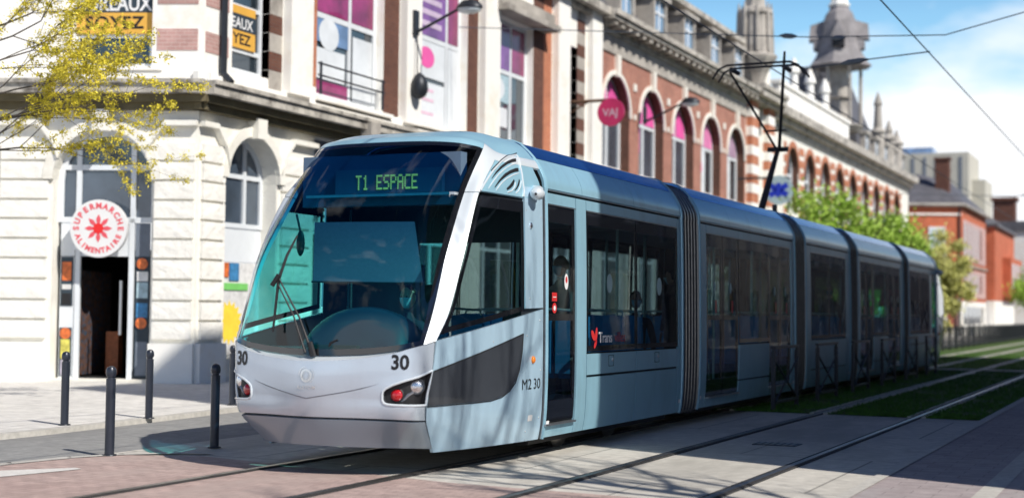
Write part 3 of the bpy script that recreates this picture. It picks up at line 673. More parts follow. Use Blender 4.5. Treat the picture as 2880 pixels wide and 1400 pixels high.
# display, blind, dash inside the cab
mb = MB(); mb.box(-.44, .74, 12.0, 12.06, 2.615, 2.85); db = reg(mb.build('destination_display', 'ledbox', tram))
mb = MB(); mb.box(-.70, .93, 11.88, 12.0, 2.575, 2.60); mb.build('display_ledge', 'trim', db)
mb = MB(); mb.box(-.86, .90, 12.07, 12.2, 2.5, 3.0); mb.build('display_surround', 'surround', db)
GL = {'T': '11111 00100 00100 00100 00100 00100 00100', '1': '00100 01100 00100 00100 00100 00100 01110', 'E': '11111 10000 10000 11110 10000 10000 11111', 'S': '01111 10000 10000 01110 00001 00001 11110',
      'P': '11110 10001 10001 11110 10000 10000 10000', 'A': '01110 10001 10001 11111 10001 10001 10001', 'C': '01111 10000 10000 10000 10000 10000 01111'}
mb = MB(); x0 = -.205; px_ = .0131; pz_ = .0205
for i, ch in enumerate('T1 ESPACE'):
    if ch == ' ': continue
    for rw, bits in enumerate(GL[ch].split()):
        for k, b_ in enumerate(bits):
            if b_ == '1':
                xx = x0+(i*6+k)*px_*.985; zz = 2.792-rw*pz_+(xx*.0)
                mb.box(xx, xx+px_*.86, 11.992, 11.998, zz-pz_*.86, zz)
mb.build('led_lettering', 'led', db)
mb = MB(); mb.grid(lambda a_, b_: V((-.53+1.10*a_+(b_*-.0)+.10*(1-b_)*(a_*1.1-.1), 11.78-.02*math.sin(a_*PI), 1.76+.57*b_-.01*a_)), 12, 8); reg(mb.build('sun_blind', 'blind', tram, smooth=True))
mb = MB(); mb.tube([(-.55, 11.775, 1.755), (.70, 11.775, 1.745)], .010, 6); reg(mb.build('blind_bar', 'dark_in', tram))
mb = MB()
def dashf(a_, b_):
    x = -.98+1.96*a_; e = math.sin(PI*b_)
    hump = max(0, 1-((x-.22)/.62)**2)**.5 if abs(x-.22) < .62 else 0
    return V((x*(1-.1*(1-b_)), 11.12+.85*b_+.12*abs(x)**2*(1-b_), 1.02+e*.12+hump*.38*math.sin(PI*min(1, b_*1.05))**.7))
mb.grid(dashf, 40, 16); mb.box(-.95, .95, 11.95, 12.0, .36, 1.1); reg(mb.build('dashboard', 'dash', tram, smooth=True))
mb = MB(); mb.box(-.2, .35, 11.13, 11.2, 1.09, 1.17); mb.box(-.02, .12, 11.11, 11.13, 1.10, 1.15); reg(mb.build('control_panel', 'dark_in', tram))
mb = MB(); mb.sphere((-.57, 11.6, 2.12), .1, 12, 8, (.45, .3, 1.25)); mb.tube([(-.57, 11.6, 2.22), (-.66, 11.66, 2.40)], .012, 6); reg(mb.build('interior_mirror', 'black', tram, smooth=True))
mb = MB()
mb.box(-.25, .25, 12.75, 12.85, .9, 1.75); mb.box(-.25, .25, 12.35, 12.85, .8, .9); mb.box(-.12, .12, 12.76, 12.84, 1.75, 1.95); reg(mb.build('driver_seat', 'dark_in', tram))
mb = MB(); mb.box(-1.05, -.25, 13.36, 13.40, .36, 2.55); mb.box(.75, 1.1, 13.36, 13.40, .36, 1.5); mb.box(-1.05, 1.1, 13.36, 13.40, 2.2, 2.6); reg(mb.build('cab_bulkhead', 'dark_in', tram))
# copy of the whole cab end for the far end, turned round
def near_copy(o):
    c = copy_tree(o, tram); c.matrix_parent_inverse = Matrix.Identity(4); c.location = (0, 0, 0); c.rotation_euler = (0, 0, PI); return c
for o in list(cab_parts):
    c_ = near_copy(o)
    if o.name.split('.')[0] in ('windscreen_pillar', 'roof_shoulder'):
        c_.data = c_.data.copy(); c_.data.materials[0] = M['paint']  # tail pillars and shoulders recoloured darker to stand in for shade

# ---- body sections
def win_unit(name, s, y0, y1, z0, z1, mat='sideglass', parent=tram, bd=.045, topb=.14):
    mb = MB(); side_panel(mb, s, y0+.012, y1-.012, z0+.012, z1-.012, -.006, .008, 2, 14); g = mb.build(name, mat, parent, smooth=True)
    mb = MB()
    for yy0, yy1, zz0, zz1 in ((y0+.01, y0+bd, z0, z1), (y1-bd, y1-.01, z0, z1), (y0+bd, y1-bd, z1-topb, z1), (y0+bd, y1-bd, z0, z0+bd*1.4)):
        side_panel(mb, s, yy0, yy1, zz0, zz1, -.003, .006, 1)
    mb.build('black_border', 'frit', g, smooth=True); return g
def seg(mb, s, y0, y1, z0, z1, off=0): side_panel(mb, s, y0+.009, y1-.009, z0+.006, z1-.006, off, .03)
def roof_section(y0, y1, cuts):
    for s in (-1, 1):
        mb = MB(); mt_ = MB()
        for a_, b_ in zip(cuts, cuts[1:]):
            mb.patch(lambda p, q: (lambda R: V((s*R.x, a_+.005+(b_-a_-.01)*p, R.z)))(roof_pt(3.0*q)), 2, 12, lambda p: V((-s*.7, 0, -.7)), .03)
            mt_.patch(lambda p, q: (lambda R: V((s*R.x, a_+.005+(b_-a_-.01)*p, R.z)))(roof_pt(3.06+3.94*q)), 2, 14, lambda p: V((0, 0, -1)), .03)
        mb.build('roof_side_panel', 'paint', tram, smooth=True); mt_.build('roof_cover', 'roofblue', tram, smooth=True)
        mb = MB(); mb.patch(lambda p, q: V((s*(1.14), y0+(y1-y0)*p, 2.71+.06*q)), 1, 1, lambda p: V((-s, 0, 0)), .02)
        mb.grid(lambda p, q: (lambda R: V((s*R.x*.97, y0+(y1-y0)*p, R.z-.03)))(roof_pt(7*q)), 2, 20); mb.build('gutter', 'black', tram)
        mb = MB(); mb.box(s*1.17-.006, s*1.17+.006, y0, y1, 2.738, 2.748); mb.build('drip_rail', 'trim', tram)
def door(s, y0, y1, leaves, nm):
    d = None; n = leaves; wd = (y1-y0)/n
    for k in range(n):
        a_, b_ = y0+wd*k, y0+wd*(k+1)
        mb = MB()
        for yy0, yy1, zz0, zz1 in ((a_+.012, a_+.075, .36, 2.59), (b_-.075, b_-.012, .36, 2.59), (a_+.075, b_-.075, 2.42, 2.59), (a_+.075, b_-.075, .36, .58), (a_+.075, b_-.075, 1.40, 1.47)):
            side_panel(mb, s, yy0, yy1, zz0, zz1, -.012, .03, 1)
        d = mb.build('door', 'frit', tram, smooth=True)
        mb = MB(); side_panel(mb, s, a_+.07, b_-.07, .58, 1.40, -.018, .006, 1); side_panel(mb, s, a_+.07, b_-.07, 1.47, 2.42, -.018, .006, 1); mb.build('door_glass', 'sideglass', d, smooth=True)
        if s > 0 and leaves == 1:
            mb = MB(); mb.poly([sp(s, a_+wd*.68+.055*math.cos(t), 1.81+.085*math.sin(t), -.004) for t in [2*PI*i/16 for i in range(16)]]); mb.build('round_sticker', 'white', d)
            mb = MB(); mb.poly([sp(s, a_+wd*.68+.028*math.cos(t), 1.83+.035*math.sin(t), -.002) for t in [2*PI*i/12 for i in range(12)]]); mb.build('sticker_symbol', 'red', d)
        if leaves == 2 and s > 0:
            mb = MB(); mb.poly([sp(s, y, z, -.004) for y, z in ((a_+wd*.5, 1.50), (a_+wd*.5+.08, 1.50), (a_+wd*.5+.08, 1.68), (a_+wd*.5, 1.68))]); mb.build('red_sticker', 'red', d)
            mb = MB(); mb.poly([sp(s, a_+wd*.45+.05*math.cos(t), 1.86+.08*math.sin(t), -.004) for t in [2*PI*i/16 for i in range(16)]]); mb.build('oval_sticker', 'mark', d)
        if leaves == 1 and s > 0:
            mb = MB(); mb.poly([sp(s, y, z, -.004) for y, z in ((a_+.20, 1.60), (a_+.33, 1.60), (a_+.33, 1.69), (a_+.20, 1.69))]); mb.poly([sp(s, a_+.265+.06*math.cos(t), 1.53+.055*math.sin(t), -.004) for t in [2*PI*i/16 for i in range(16)]]); mb.build('notice_sticker', 'red', d)
            mb = MB(); mb.poly([sp(s, y, z, -.002) for y, z in ((a_+.22, 1.64), (a_+.31, 1.64), (a_+.31, 1.648), (a_+.22, 1.648))]); mb.poly([sp(s, a_+.265+.03*math.cos(t), 1.53+.027*math.sin(t), -.002) for t in [2*PI*i/12 for i in range(12)]]); mb.build('sticker_print', 'white', d)
    mb = MB(); mb.box(min(s*1.12, s*1.215), max(s*1.12, s*1.215), y0+.03, y1-.03, .325, .345); mb.build('door_step', 'trim', tram)
def build_half(T):
    pass
def flip(y): return 2*YC-y
def section(parts, y0, y1, roofcuts):
    "parts: list (kind, ya, yb); kinds door1 door2 window post"
    for s in (-1, 1):
        mb = MB(); lin = MB()
        for kind, ya, yb in parts:
            if kind == 'post':
                seg(mb, s, ya, yb, .2, 2.72); side_panel(lin, s, ya-.02, yb+.02, .25, 2.76, -.04, .01)
            else:
                seg(mb, s, ya, yb, 2.60, 2.72); side_panel(lin, s, ya-.02, yb+.02, 2.58, 2.76, -.04, .01)
            if kind[:4] == 'door':
                door(s, ya, yb, int(kind[4]), 'door'); seg(mb, s, ya, yb, .2, .33); side_panel(lin, s, ya-.02, yb+.02, .25, .36, -.04, .01)
            if kind[:3] == 'win':
                n = int(kind[3]); wd = (yb-ya)/n
                for k in range(n): win_unit('window', s, ya+wd*k, ya+wd*(k+1), 1.06, 2.59)
                side_panel(lin, s, ya-.02, yb+.02, .25, 1.05, -.04, .01)
                if kind.endswith('h'):
                    hm = MB()
                    for k in range(n):
                        seg(mb, s, ya+wd*k, ya+wd*(k+1), .80, 1.04); seg(mb, s, ya+wd*k, ya+wd*(k+1), .2, .785)
                        ym = ya+wd*(k+.47)
                        hm.tube([sp(s, y, z, .001) for y, z in ((ym-.08, .885), (ym+.08, .885), (ym+.08, 1.005), (ym-.08, 1.005))], .004, 5, closed=True)
                    hm.build('hatch_outline', 'black', tram)
                    hm = MB()
                    for k in range(n): hm.sphere(sp(s, ya+wd*(k+.47)+.04, .955, .002), .022, 8, 6, (.5, 1, 1))
                    hm.build('hatch_lock', 'trim', tram)
                else:
                    seg(mb, s, ya, yb, .52, 1.04); seg(mb, s, ya, yb, .2, .51)
        mb.build('side_panel', 'paint', tram, smooth=True); lin.build('inner_lining', 'dark_in', tram)
        mb = MB()
        for yy in (y0+.012, y1-.012): mb.patch(lambda p, q: sp(s, yy-.012+.024*p, .2+2.5*q, .004), 1, 18, inw(s), .03)
        mb.build('edge_trim', 'trim', tram, smooth=True)
        for yy in (y0+.05, y1-.05):
            mb = MB(); mb.tube([V((s*(x-.012), yy, z)) for z, x in XS[1:]]+[V((s*(x-.012), yy, z-.012)) for x, z in [(roof_pt(t*.5).x, roof_pt(t*.5).z) for t in range(15)]], .032, 8, cap=False); mb.build('end_roll', 'paint', tram, smooth=True)
        for kind, ya, yb in parts:
            if kind != 'post': mb = MB(); side_panel(mb, s, ya+.01, yb-.01, 2.592, 2.602, .006, .01, 1, 1); mb.build('top_trim', 'trim', tram)
        mb = MB(); 
        for yy in (y0+.12, y1-.12): mb.poly([sp(s, y, z, .004) for y, z in ((yy-.05, .33), (yy+.05, .33), (yy+.05, .375), (yy-.05, .375))])
        mb.build('reflector', 'white', tram)
    roof_section(y0, y1, roofcuts)
    mb = MB(); mb.box(-1.12, 1.12, y0, y1, .30, .36); mb.build('floor', 'in_floor', tram)
    mb = MB(); mb.box(-1.08, 1.08, y0, y1, 2.62, 2.66); mb.build('ceiling', 'in_ceil', tram)
    mb = MB(); mb.box(-.98, .98, y0+.1, y1-.1, .12, .30); mb.build('underframe', 'black', tram)
frontp = [('door1', 13.42, 14.28), ('post', 14.28, 14.58), ('win2h', 14.58, 17.77), ('post', 17.77, 18.0)]
section(frontp, 13.42, 18.0, [13.42, 14.46, 16.12, 18.0])
section([(k, flip(b_), flip(a_)) for k, a_, b_ in frontp][::-1], flip(18.0), flip(13.42), [flip(18.0), flip(16.12), flip(14.46), flip(13.42)])
midp = [('post', 18.66, 19.03), ('door2', 19.03, 20.66), ('win1', 20.66, 22.42), ('door2', 22.42, 23.85), ('post', 23.85, 24.16)]
section(midp, 18.66, 24.16, [18.66, 20.2, 22.0, 24.16])
section([(k, flip(b_), flip(a_)) for k, a_, b_ in midp][::-1], flip(24.16), flip(18.66), [flip(24.16), flip(22.0), flip(20.2), flip(18.66)])
section([('post', 24.85, 25.3), ('win2', 25.3, 28.3), ('post', 28.3, 28.75)], 24.85, 28.75, [24.85, 26.8, 28.75])
mb = MB(); mb.box(-.84, .84, 12.0, 13.42, .32, .36); mb.box(-.84, .84, flip(13.42), flip(12.0), .32, .36); mb.build('floor', 'in_floor', tram)
mb = MB(); mb.box(-.8, .8, 12.3, 13.5, .17, .28); mb.box(-.8, .8, flip(13.5), flip(12.3), .17, .28); mb.build('underframe', 'black', tram)
# bellows
def bellows(y0, y1):
    mb = MB(); prof = [(x, z) for z, x in XS]+[(x, z) for x, z in ROOF]
    prof = prof+[(-x, z) for x, z in prof[::-1]]
    n = 10
    def g(a_, b_):
        i = a_*(len(prof)-1); k = min(int(i), len(prof)-2); t = i-k; x = prof[k][0]*(1-t)+prof[k+1][0]*t; z = prof[k][1]*(1-t)+prof[k+1][1]*t
        j = round(b_*n); d = .955 if j % 2 else .99
        return V((x*d, y0+(y1-y0)*b_, 1.5+(z-1.5)*d))
    mb.grid(g, 70, n); b = mb.build('bellows', 'bellows', tram)
    mb = MB()
    for j in range(0, n+1, 2):
        yy = y0+(y1-y0)*j/n
        for s in (-1, 1):
            mb.tube([V((s*x*.99, yy, 1.5+(z-1.5)*.99)) for z, x in XS]+[V((s*x*.99, yy, 1.5+(z-1.5)*.99)) for x, z in ROOF[:5]], .011, 6)
    mb.build('bellows_rib', 'steel', b, smooth=True)
for a_, b_ in ((18.01, 18.65), (24.17, 24.84), (flip(24.84), flip(24.17)), (flip(18.65), flip(18.01))): bellows(a_, b_)
# roof equipment fairings, wheels
for ya, yb in ((14.9, 17.3), (20.4, 22.9), (30.6, 33.2), (36.2, 38.6)):
    mb = MB(); mb.patch(lambda p, q: V(((-.62+1.24*p), ya+(yb-ya)*q, 3.28+.075*(1-abs(2*p-1)**6)*(1-abs(2*q-1)**14))), 16, 20, lambda p: V((0, 0, -1)), .02); mb.build('roof_equipment_cover', 'roofblue', tram, smooth=True)
for y in (14.75, 16.3, 26.0, 27.6, flip(14.75), flip(16.3)):
    for s in (-1, 1):
        mb = MB(); mb.lathe([(.05, -.06), (.30, -.06), (.30, .0), (.27, .02), (.10, .03), (.06, .06)], (s*.80, y, .285), 24, 'x'); mb.build('wheel', 'steel', tram, smooth=True)
# pantograph
mb = MB(); mb.box(-.42, .42, 26.0, 27.2, 3.33, 3.37); mb.box(-.35, -.28, 26.1, 26.2, 3.30, 3.52); mb.box(.28, .35, 26.1, 26.2, 3.3, 3.52)
pg = mb.build('pantograph', 'panto', tram)
mb = MB(); mb.tube([(0, 26.35, 3.42), (0, 27.0, 4.1), (0, 27.62, 4.72)], [.07, .06, .045], 10); mb.build('lower_arm', 'panto', pg, smooth=True)
mb = MB()
mb.tube([(-.03, 27.60, 4.73), (-.30, 27.0, 5.38), (-.60, 26.3, 6.08)], .024, 8); mb.tube([(.03, 27.60, 4.73), (.443, 26.3, 6.15), (.46, 26.28, 6.40)], [.034, .028, .022], 8)
mb.tube([(-.16, 27.3, 5.05), (.24, 27.3, 5.05)], .02, 6); mb.tube([(-.2, 27.62, 4.72), (.2, 27.62, 4.72)], .05, 8); mb.build('upper_arm', 'panto', pg, smooth=True)
mb = MB()
for yy in (26.1, 26.48): mb.tube([(-.88, yy, 5.92), (-.76, yy, 6.10), (-.6, yy, 6.17), (.6, yy, 6.17), (.76, yy, 6.10), (.88, yy, 5.92)], .022, 8)
for x in (-.5, .5): mb.tube([(x, 26.05, 6.08), (x, 26.53, 6.08)], .045, 8)
mb.build('collector_head', 'panto', pg, smooth=True)
# seats and poles
def seat_pair(x, y, face):
    mb = MB()
    for dx in (-.23, .23):
        mb.grid(lambda a_, b_: V((x+dx-.2+.4*a_, y+face*(.03-.10*b_)+.0, .78+.68*b_-(.05*abs(2*a_-1)**3 if b_ > .9 else 0))), 8, 8)
        mb.box(x+dx-.2, x+dx+.2, min(y, y+face*.42), max(y, y+face*.42), .74, .80)
        mb.box(x+dx-.2, x+dx+.2, y-.045-(face*.06), y+.005-(face*.06), .80, 1.44)
    o = mb.build('seat', 'seat', tram, smooth=True)
    mb = MB(); mb.tube([(x-.42, y-face*.06, 1.35), (x-.38, y-face*.06, 1.50), (x, y-face*.07, 1.52), (x+.38, y-face*.06, 1.5), (x+.42, y-face*.06, 1.35)], .016, 6); mb.build('seat_rail', 'pole', o, smooth=True)
for y, f in ((15.0, 1), (16.05, -1), (16.75, 1), (21.0, 1), (22.1, -1), (25.5, 1), (26.5, -1), (27.2, 1), (28.1, -1), (31.6, 1), (32.7, -1), (36.0, 1), (37.2, -1), (38.2, 1)):
    for x in (.66, -.66): seat_pair(x, y, f)
mb = MB()
for x, y in ((.9, 14.1), (.35, 14.6), (-.9, 14.1), (.3, 17.9), (.85, 19.2), (.85, 20.5), (0, 19.85), (-.85, 19.2), (-.85, 20.5), (.85, 22.6), (.85, 23.7), (0, 23.1), (.3, 25.2), (.3, 28.4), (.85, 30), (.85, 31.1), (.85, 33), (.85, 34.4), (.3, 35.9), (.4, 39.2)):
    mb.tube([(x, y, .36), (x, y, 2.62)], .02, 6)
mb.tube([(1.0, 13.6, 1.0), (.93, 13.75, .95), (.9, 14.0, .6)], .02, 6)
mb.build('grab_pole', 'pole', tram, smooth=True)
# operator's mark on the first window
w1 = [o for o in tram.children if o.name.startswith('window') and min(v.co.x for v in o.data.vertices) > 1 and abs(min(v.co.y for v in o.data.vertices)+YC-14.592) < .02][0]
mb = MB(); put_text(mb, 'Trans', lambda p, q: sp(1, 14.93+p, 1.205+q, .003), size=.165, off=.003, align='LEFT', sx=1.2, spacing=.92); mb.build('operator_lettering', 'white', w1)
mb = MB(); put_text(mb, 'villes', lambda p, q: sp(1, 15.43+p, 1.205+q, .003), size=.165, off=.001, align='LEFT', sx=1.25, spacing=.92)
mb.build('operator_lettering', pm('dark red lettering', (.30, .02, .03), .4), w1)
mb = MB()
def leafp(cx_, cz_, w_, h_, tl): return [sp(1, cx_+w_*math.cos(t)+tl*h_*math.sin(t), cz_+h_*math.sin(t), .003) for t in [2*PI*i/16 for i in range(16)]]
mb.poly(leafp(14.765, 1.235, .05, .06, -.6)); mb.poly(leafp(14.855, 1.24, .035, .085, .2)); mb.poly(leafp(14.83, 1.14, .035, .05, .6)); mb.build('operator_emblem', 'red', w1)
mb = MB()
for y in (15.28, 17.02): mb.poly([sp(1, y+.09*math.cos(t), 1.82+.11*math.sin(t), -.001) for t in [2*PI*i/20 for i in range(20)]])
mb.build('window_sticker', 'mark', w1)
# ================================================================== BUILDINGS
CP = V((-10, 22.4, 0)); CE = V((-.93, -.368, 0)).normalized(); CN = V((.368, -.93, 0)).normalized()
def TF(s, d, z): return V((-10+d, s, z))
def TC(s, d, z): return CP+CE*s+CN*d+V((0, 0, z))
def wall(mb, T, s0, s1, z0, z1, holes, depth=.3, d=0., n=14, rv=None):
    rv = rv or mb
    hs = sorted(holes); cur = s0
    Q = lambda a_, b_, c, e: mb.quad(T(a_, d, c), T(b_, d, c), T(b_, d, e), T(a_, d, e))
    for h in hs:
        a_, b_, c, e, arch = h
        if a_ > cur: Q(cur, a_, z0, z1)
        if c > z0: Q(a_, b_, z0, c)
        cur = b_
        if arch:
            R = (b_-a_)/2; sprg = e-min(R, e-c)*(1 if arch is True else arch); m = (a_+b_)/2
            P = [(m-R*math.cos(PI*k/n), sprg+(e-sprg)*math.sin(PI*k/n)) for k in range(n+1)]
            for p, q in zip(P, P[1:]):
                mb.quad(T(p[0], d, p[1]), T(q[0], d, q[1]), T(q[0], d, z1), T(p[0], d, z1))
                rv.quad(T(p[0], d, p[1]), T(q[0], d, q[1]), T(q[0], d-depth, q[1]), T(p[0], d-depth, p[1]))
            top = sprg
        else:
            Q(a_, b_, e, z1); top = e
            rv.quad(T(a_, d, e), T(b_, d, e), T(b_, d-depth, e), T(a_, d-depth, e))
        rv.quad(T(a_, d, c), T(a_, d, top), T(a_, d-depth, top), T(a_, d-depth, c)); rv.quad(T(b_, d, c), T(b_, d, top), T(b_, d-depth, top), T(b_, d-depth, c))
        mb.quad(T(a_, d, c), T(b_, d, c), T(b_, d-depth, c), T(a_, d-depth, c))
    if cur < s1: Q(cur, s1, z0, z1)
def reveal(mb, T, h, d0, d1, n=14):
    a_, b_, c, e, arch = h
    if arch:
        R = (b_-a_)/2; sprg = e-min(R, e-c); m = (a_+b_)/2
        P = [(a_, c)]+[(m-R*math.cos(PI*k/n), sprg+R*math.sin(PI*k/n)) for k in range(n+1)]+[(b_, c)]
    else: P = [(a_, c), (a_, e), (b_, e), (b_, c)]
    for p, q in zip(P, P[1:]): mb.quad(T(p[0], d0, p[1]), T(q[0], d0, q[1]), T(q[0], d1, q[1]), T(p[0], d1, p[1]))
def window(bld, T, h, d, muls=(), trans=(), fr='frame', fw=.09, pane='pane', arch_z=None):
    a_, b_, c, e, arch = h; mb = MB(); B = lambda p, q, r_, s_: mb.box(p, q, d, d+.07, r_, s_, T=T)
    R = (b_-a_)/2; m = (a_+b_)/2; top = e-R if arch else e
    B(a_, a_+fw, c, top); B(b_-fw, b_, c, top); B(a_+fw, b_-fw, c, c+fw)
    if arch:
        n = 14
        for k in range(n):
            t0, t1 = PI*k/n, PI*(k+1)/n
            for dd in (d+.07,):
                mb.quad(*[T(m-rr*math.cos(t), dd, top+rr*math.sin(t)) for rr, t in ((R, t0), (R-fw, t0), (R-fw, t1), (R, t1))])
                mb.quad(*[T(m-(R-fw)*math.cos(t), q, top+(R-fw)*math.sin(t)) for q, t in ((d, t0), (dd, t0), (dd, t1), (d, t1))])
    else: B(a_+fw, b_-fw, e-fw, e)
    for s_ in muls:
        hh = top+math.sqrt(max(0, R*R-(s_-m)**2)) if arch else e
        mb.box(s_-fw/2, s_+fw/2, d+.002, d+.065, c+fw, hh-fw*.5, T=T)
    for z in trans: mb.box(a_+fw, b_-fw, d+.004, d+.06, z-fw/2, z+fw/2, T=T)
    f = mb.build('window', fr, bld)
    mb = MB()
    P = [(a_, c), (b_, c), (b_, top)]
    if arch: P += [(m+R*math.cos(PI*k/14), top+R*math.sin(PI*k/14)) for k in range(1, 14)]
    P += [(a_, top)]
    mb.poly([T(p, d+.02, q) for p, q in P]); mb.build('pane', pane, f)
    return f
def panel(parent, name, T, a_, b_, c, e, d, mat, th=.02):
    mb = MB(); mb.box(a_, b_, d, d+th, c, e, T=T); return mb.build(name, mat, parent)
def ptext(parent, name, T, s, sc_, zc, d, size, mat, sx=1., off=.01, mirror=1, spacing=1.):
    mb = MB(); put_text(mb, s, lambda p, q: T(sc_+mirror*p, d, zc+q), size=size, sx=sx, off=off, spacing=spacing); return mb.build(name, mat, parent)

# ---------------- corner building, white stone with shop
cb = thing('corner_building', 'white stone corner building with arched shop front and brick upper storey behind the tram', 'building', (-10, 30, 0))
door_h = (.88, 2.82, .1, 4.91, True)
w0 = (5.0, 6.9, .1, 4.91, True)
wc_up = (.95, 2.55, 6.12, 9.4, False); wc_up2 = (4.2, 5.8, 6.12, 9.4, False)
gw = (23.28, 25.07, .5, 4.97, True); GH = [gw]+[(26.5+i*4.15, 29.4+i*4.15, .3, 5.25, False) for i in range(4)]
mb = MB(); wall(mb, TC, 0, 9, 0, 5.3, [door_h, w0], .45); wall(mb, TF, 22.4, 43.3, 0, 5.3, GH, .5)
mb.build('ground_floor_wall', 'stone', cb)
U = [(23.42, 24.70, 6.25, 9.3, False), (26.52, 29.43, 6.16, 9.6, False), (31.0, 33.87, 6.12, 10.2, False), (35.55, 38.17, 6.1, 9.75, False), (40.62, 41.60, 6.1, 9.8, False)]
mb = MB(); wall(mb, TC, 0, 9, 5.3, 11.3, [wc_up, wc_up2], .35); wall(mb, TF, 22.4, 43.3, 5.3, 11.3, U, .35)
mb.build('upper_wall', 'stone2', cb)
mb = MB(); mb.poly([TF(22.4, -.02, 11.35), TF(43.3, -.02, 11.35), TF(43.3, -12, 14.5), TF(22.4, -12, 14.5), TC(9, -2, 11.35)]); mb.build('roof', 'slate', cb)
# rusticated piers
joints = [.86, 1.24, 1.62, 2.02, 2.42, 2.80, 3.18, 3.55, 3.93, 4.30, 4.68]
mb = MB()
for T, a_, b_ in ((TC, .05, .82), (TC, 2.90, 3.85), (TC, 3.9, 4.9), (TF, 22.5, 23.2), (TF, 25.2, 26.3), (TC, 7, 8.9)):
    for z0, z1 in zip(joints, joints[1:]):
        mb.patch(lambda p, q: T(a_+(b_-a_)*p, .075+.012*rnd.random()*(0 < p < 1 and 0 < q < 1), z0+.025+(z1-z0-.05)*q), 5, 3, (lambda TT: lambda pt: (TT(0, -1, 0)-TT(0, 0, 0)))(T), .075)
mb.build('rusticated_pier', 'rock', cb)
mb = MB()
for T, a_, b_ in ((TC, .0, .87), (TC, 2.85, 4.95), (TF, 22.4, 23.25), (TF, 25.1, 26.42)): mb.box(a_, b_, 0, .13, 0, .80, T=T)
for i in range(4): mb.box(29.5+i*4.15, 30.55+i*4.15, 0, .13, 0, .8, T=TF)
mb.build('plinth', 'stone2', cb)
# hood mouldings: flat over the piers, sloping down to the arches
mb = MB()
def mould(T, pts, w_=.10, d=.16):
    for (s0, z0), (s1, z1) in zip(pts, pts[1:]):
        P = [T(s0, .002, z0), T(s1, .002, z1), T(s1, .002, z1+w_), T(s0, .002, z0+w_)]; Q = [T(s0, d, z0), T(s1, d, z1), T(s1, d, z1+w_), T(s0, d, z0+w_)]
        mb.add(P+Q, [(0, 1, 2, 3), (4, 5, 6, 7), (0, 1, 5, 4), (1, 2, 6, 5), (2, 3, 7, 6), (3, 0, 4, 7)])
mould(TC, [(-.0, 4.98), (.62, 4.98), (.90, 4.60), (.98, 4.35)]); mould(TC, [(2.72, 4.35), (2.80, 4.60), (3.1, 4.98), (4.2, 4.98), (4.9, 4.6)])
mould(TF, [(22.4, 4.98), (22.85, 4.98), (23.12, 4.65), (23.25, 4.3)]); mould(TF, [(25.1, 4.3), (25.25, 4.65), (25.55, 4.98), (26.45, 4.98)])
for T, h in ((TC, door_h), (TF, gw), (TC, w0)):
    R = (h[1]-h[0])/2; m_ = (h[0]+h[1])/2; n = 16
    for k in range(n):
        t0, t1 = PI*k/n, PI*(k+1)/n
        P = [(m_-rr*math.cos(t), h[3]-R+rr*math.sin(t)) for rr, t in ((R+.003, t0), (R+.2, t0), (R+.2, t1), (R+.003, t1))]
        mb.poly([T(p, .10, q) for p, q in P])
        for (p, q) in ((P[0], P[3]), (P[1], P[2])): mb.quad(T(p[0], .0, p[1]), T(q[0], .0, q[1]), T(q[0], .10, q[1]), T(p[0], .10, p[1]))
    mb.box(m_-.16, m_+.16, 0, .26, h[3]-.05, h[3]+.36, T=T)
mb.build('arch_moulding', 'stone', cb)
# first cornice: soffit, dirty edge, blocking course
def cornice(parent, T, s0, s1, z, steps, mat, name='cornice'):
    mb = MB()
    for za, zb, dd in steps: mb.box(s0, s1, -.01, dd, z+za, z+zb, T=T)
    return mb.build(name, mat, parent)
for T, s0, s1 in ((TC, -.22, 9), (TF, 22.2, 43.3)):
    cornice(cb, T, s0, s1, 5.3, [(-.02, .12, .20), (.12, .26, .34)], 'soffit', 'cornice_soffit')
    cornice(cb, T, s0, s1, 5.3, [(.262, .44, .50), (.44, .52, .56)], 'cornice')
    cornice(cb, T, s0, s1, 5.3, [(.522, .72, .12)], 'stone2', 'blocking_course')
mb = MB(); mb.box(27.88, 28.3, .1, .62, 5.28, 5.72, T=TF); mb.build('cornice_bracket', 'greystone', cb)
# shop entrance
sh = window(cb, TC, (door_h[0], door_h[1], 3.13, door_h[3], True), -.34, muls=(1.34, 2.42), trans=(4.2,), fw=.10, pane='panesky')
mb = MB()
for a_ in (1.30, 2.36): mb.box(a_, a_+.10, -.34, -.27, .1, 3.2, T=TC)
mb.build('door_post', 'frame', cb)
panel(cb, 'shop_panel', TC, 1.40, 2.36, 2.47, 3.12, -.31, 'frame'); panel(cb, 'shop_panel', TC, .99, 1.28, 2.47, 3.12, -.31, 'shutter'); panel(cb, 'shop_panel', TC, 2.48, 2.76, 2.47, 3.12, -.31, 'frame')
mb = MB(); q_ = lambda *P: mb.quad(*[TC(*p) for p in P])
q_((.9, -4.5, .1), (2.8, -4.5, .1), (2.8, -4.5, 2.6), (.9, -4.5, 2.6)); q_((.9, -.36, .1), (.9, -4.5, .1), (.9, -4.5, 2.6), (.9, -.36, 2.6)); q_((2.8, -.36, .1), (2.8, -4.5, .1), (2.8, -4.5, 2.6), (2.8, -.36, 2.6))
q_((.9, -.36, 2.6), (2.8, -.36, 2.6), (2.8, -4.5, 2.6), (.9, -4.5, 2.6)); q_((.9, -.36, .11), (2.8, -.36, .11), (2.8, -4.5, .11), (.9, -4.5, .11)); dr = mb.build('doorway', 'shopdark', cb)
M['stock'] = pm('shop goods', (.12, .06, .04), .6, 0, .9, 9, dirt=((.03, .09, .16), 13, .1))
mb = MB(); mb.box(2.45, 2.75, -2.4, -.5, .15, 2.2, T=TC); mb.build('shop_shelf', 'stock', dr)
mb = MB(); mb.box(1.85, 2.1, -1.4, -1.1, .15, 1.0, T=TC); mb.build('goods', pm('orange goods', (.30, .09, .03), .6, 0, .4, 12), dr)
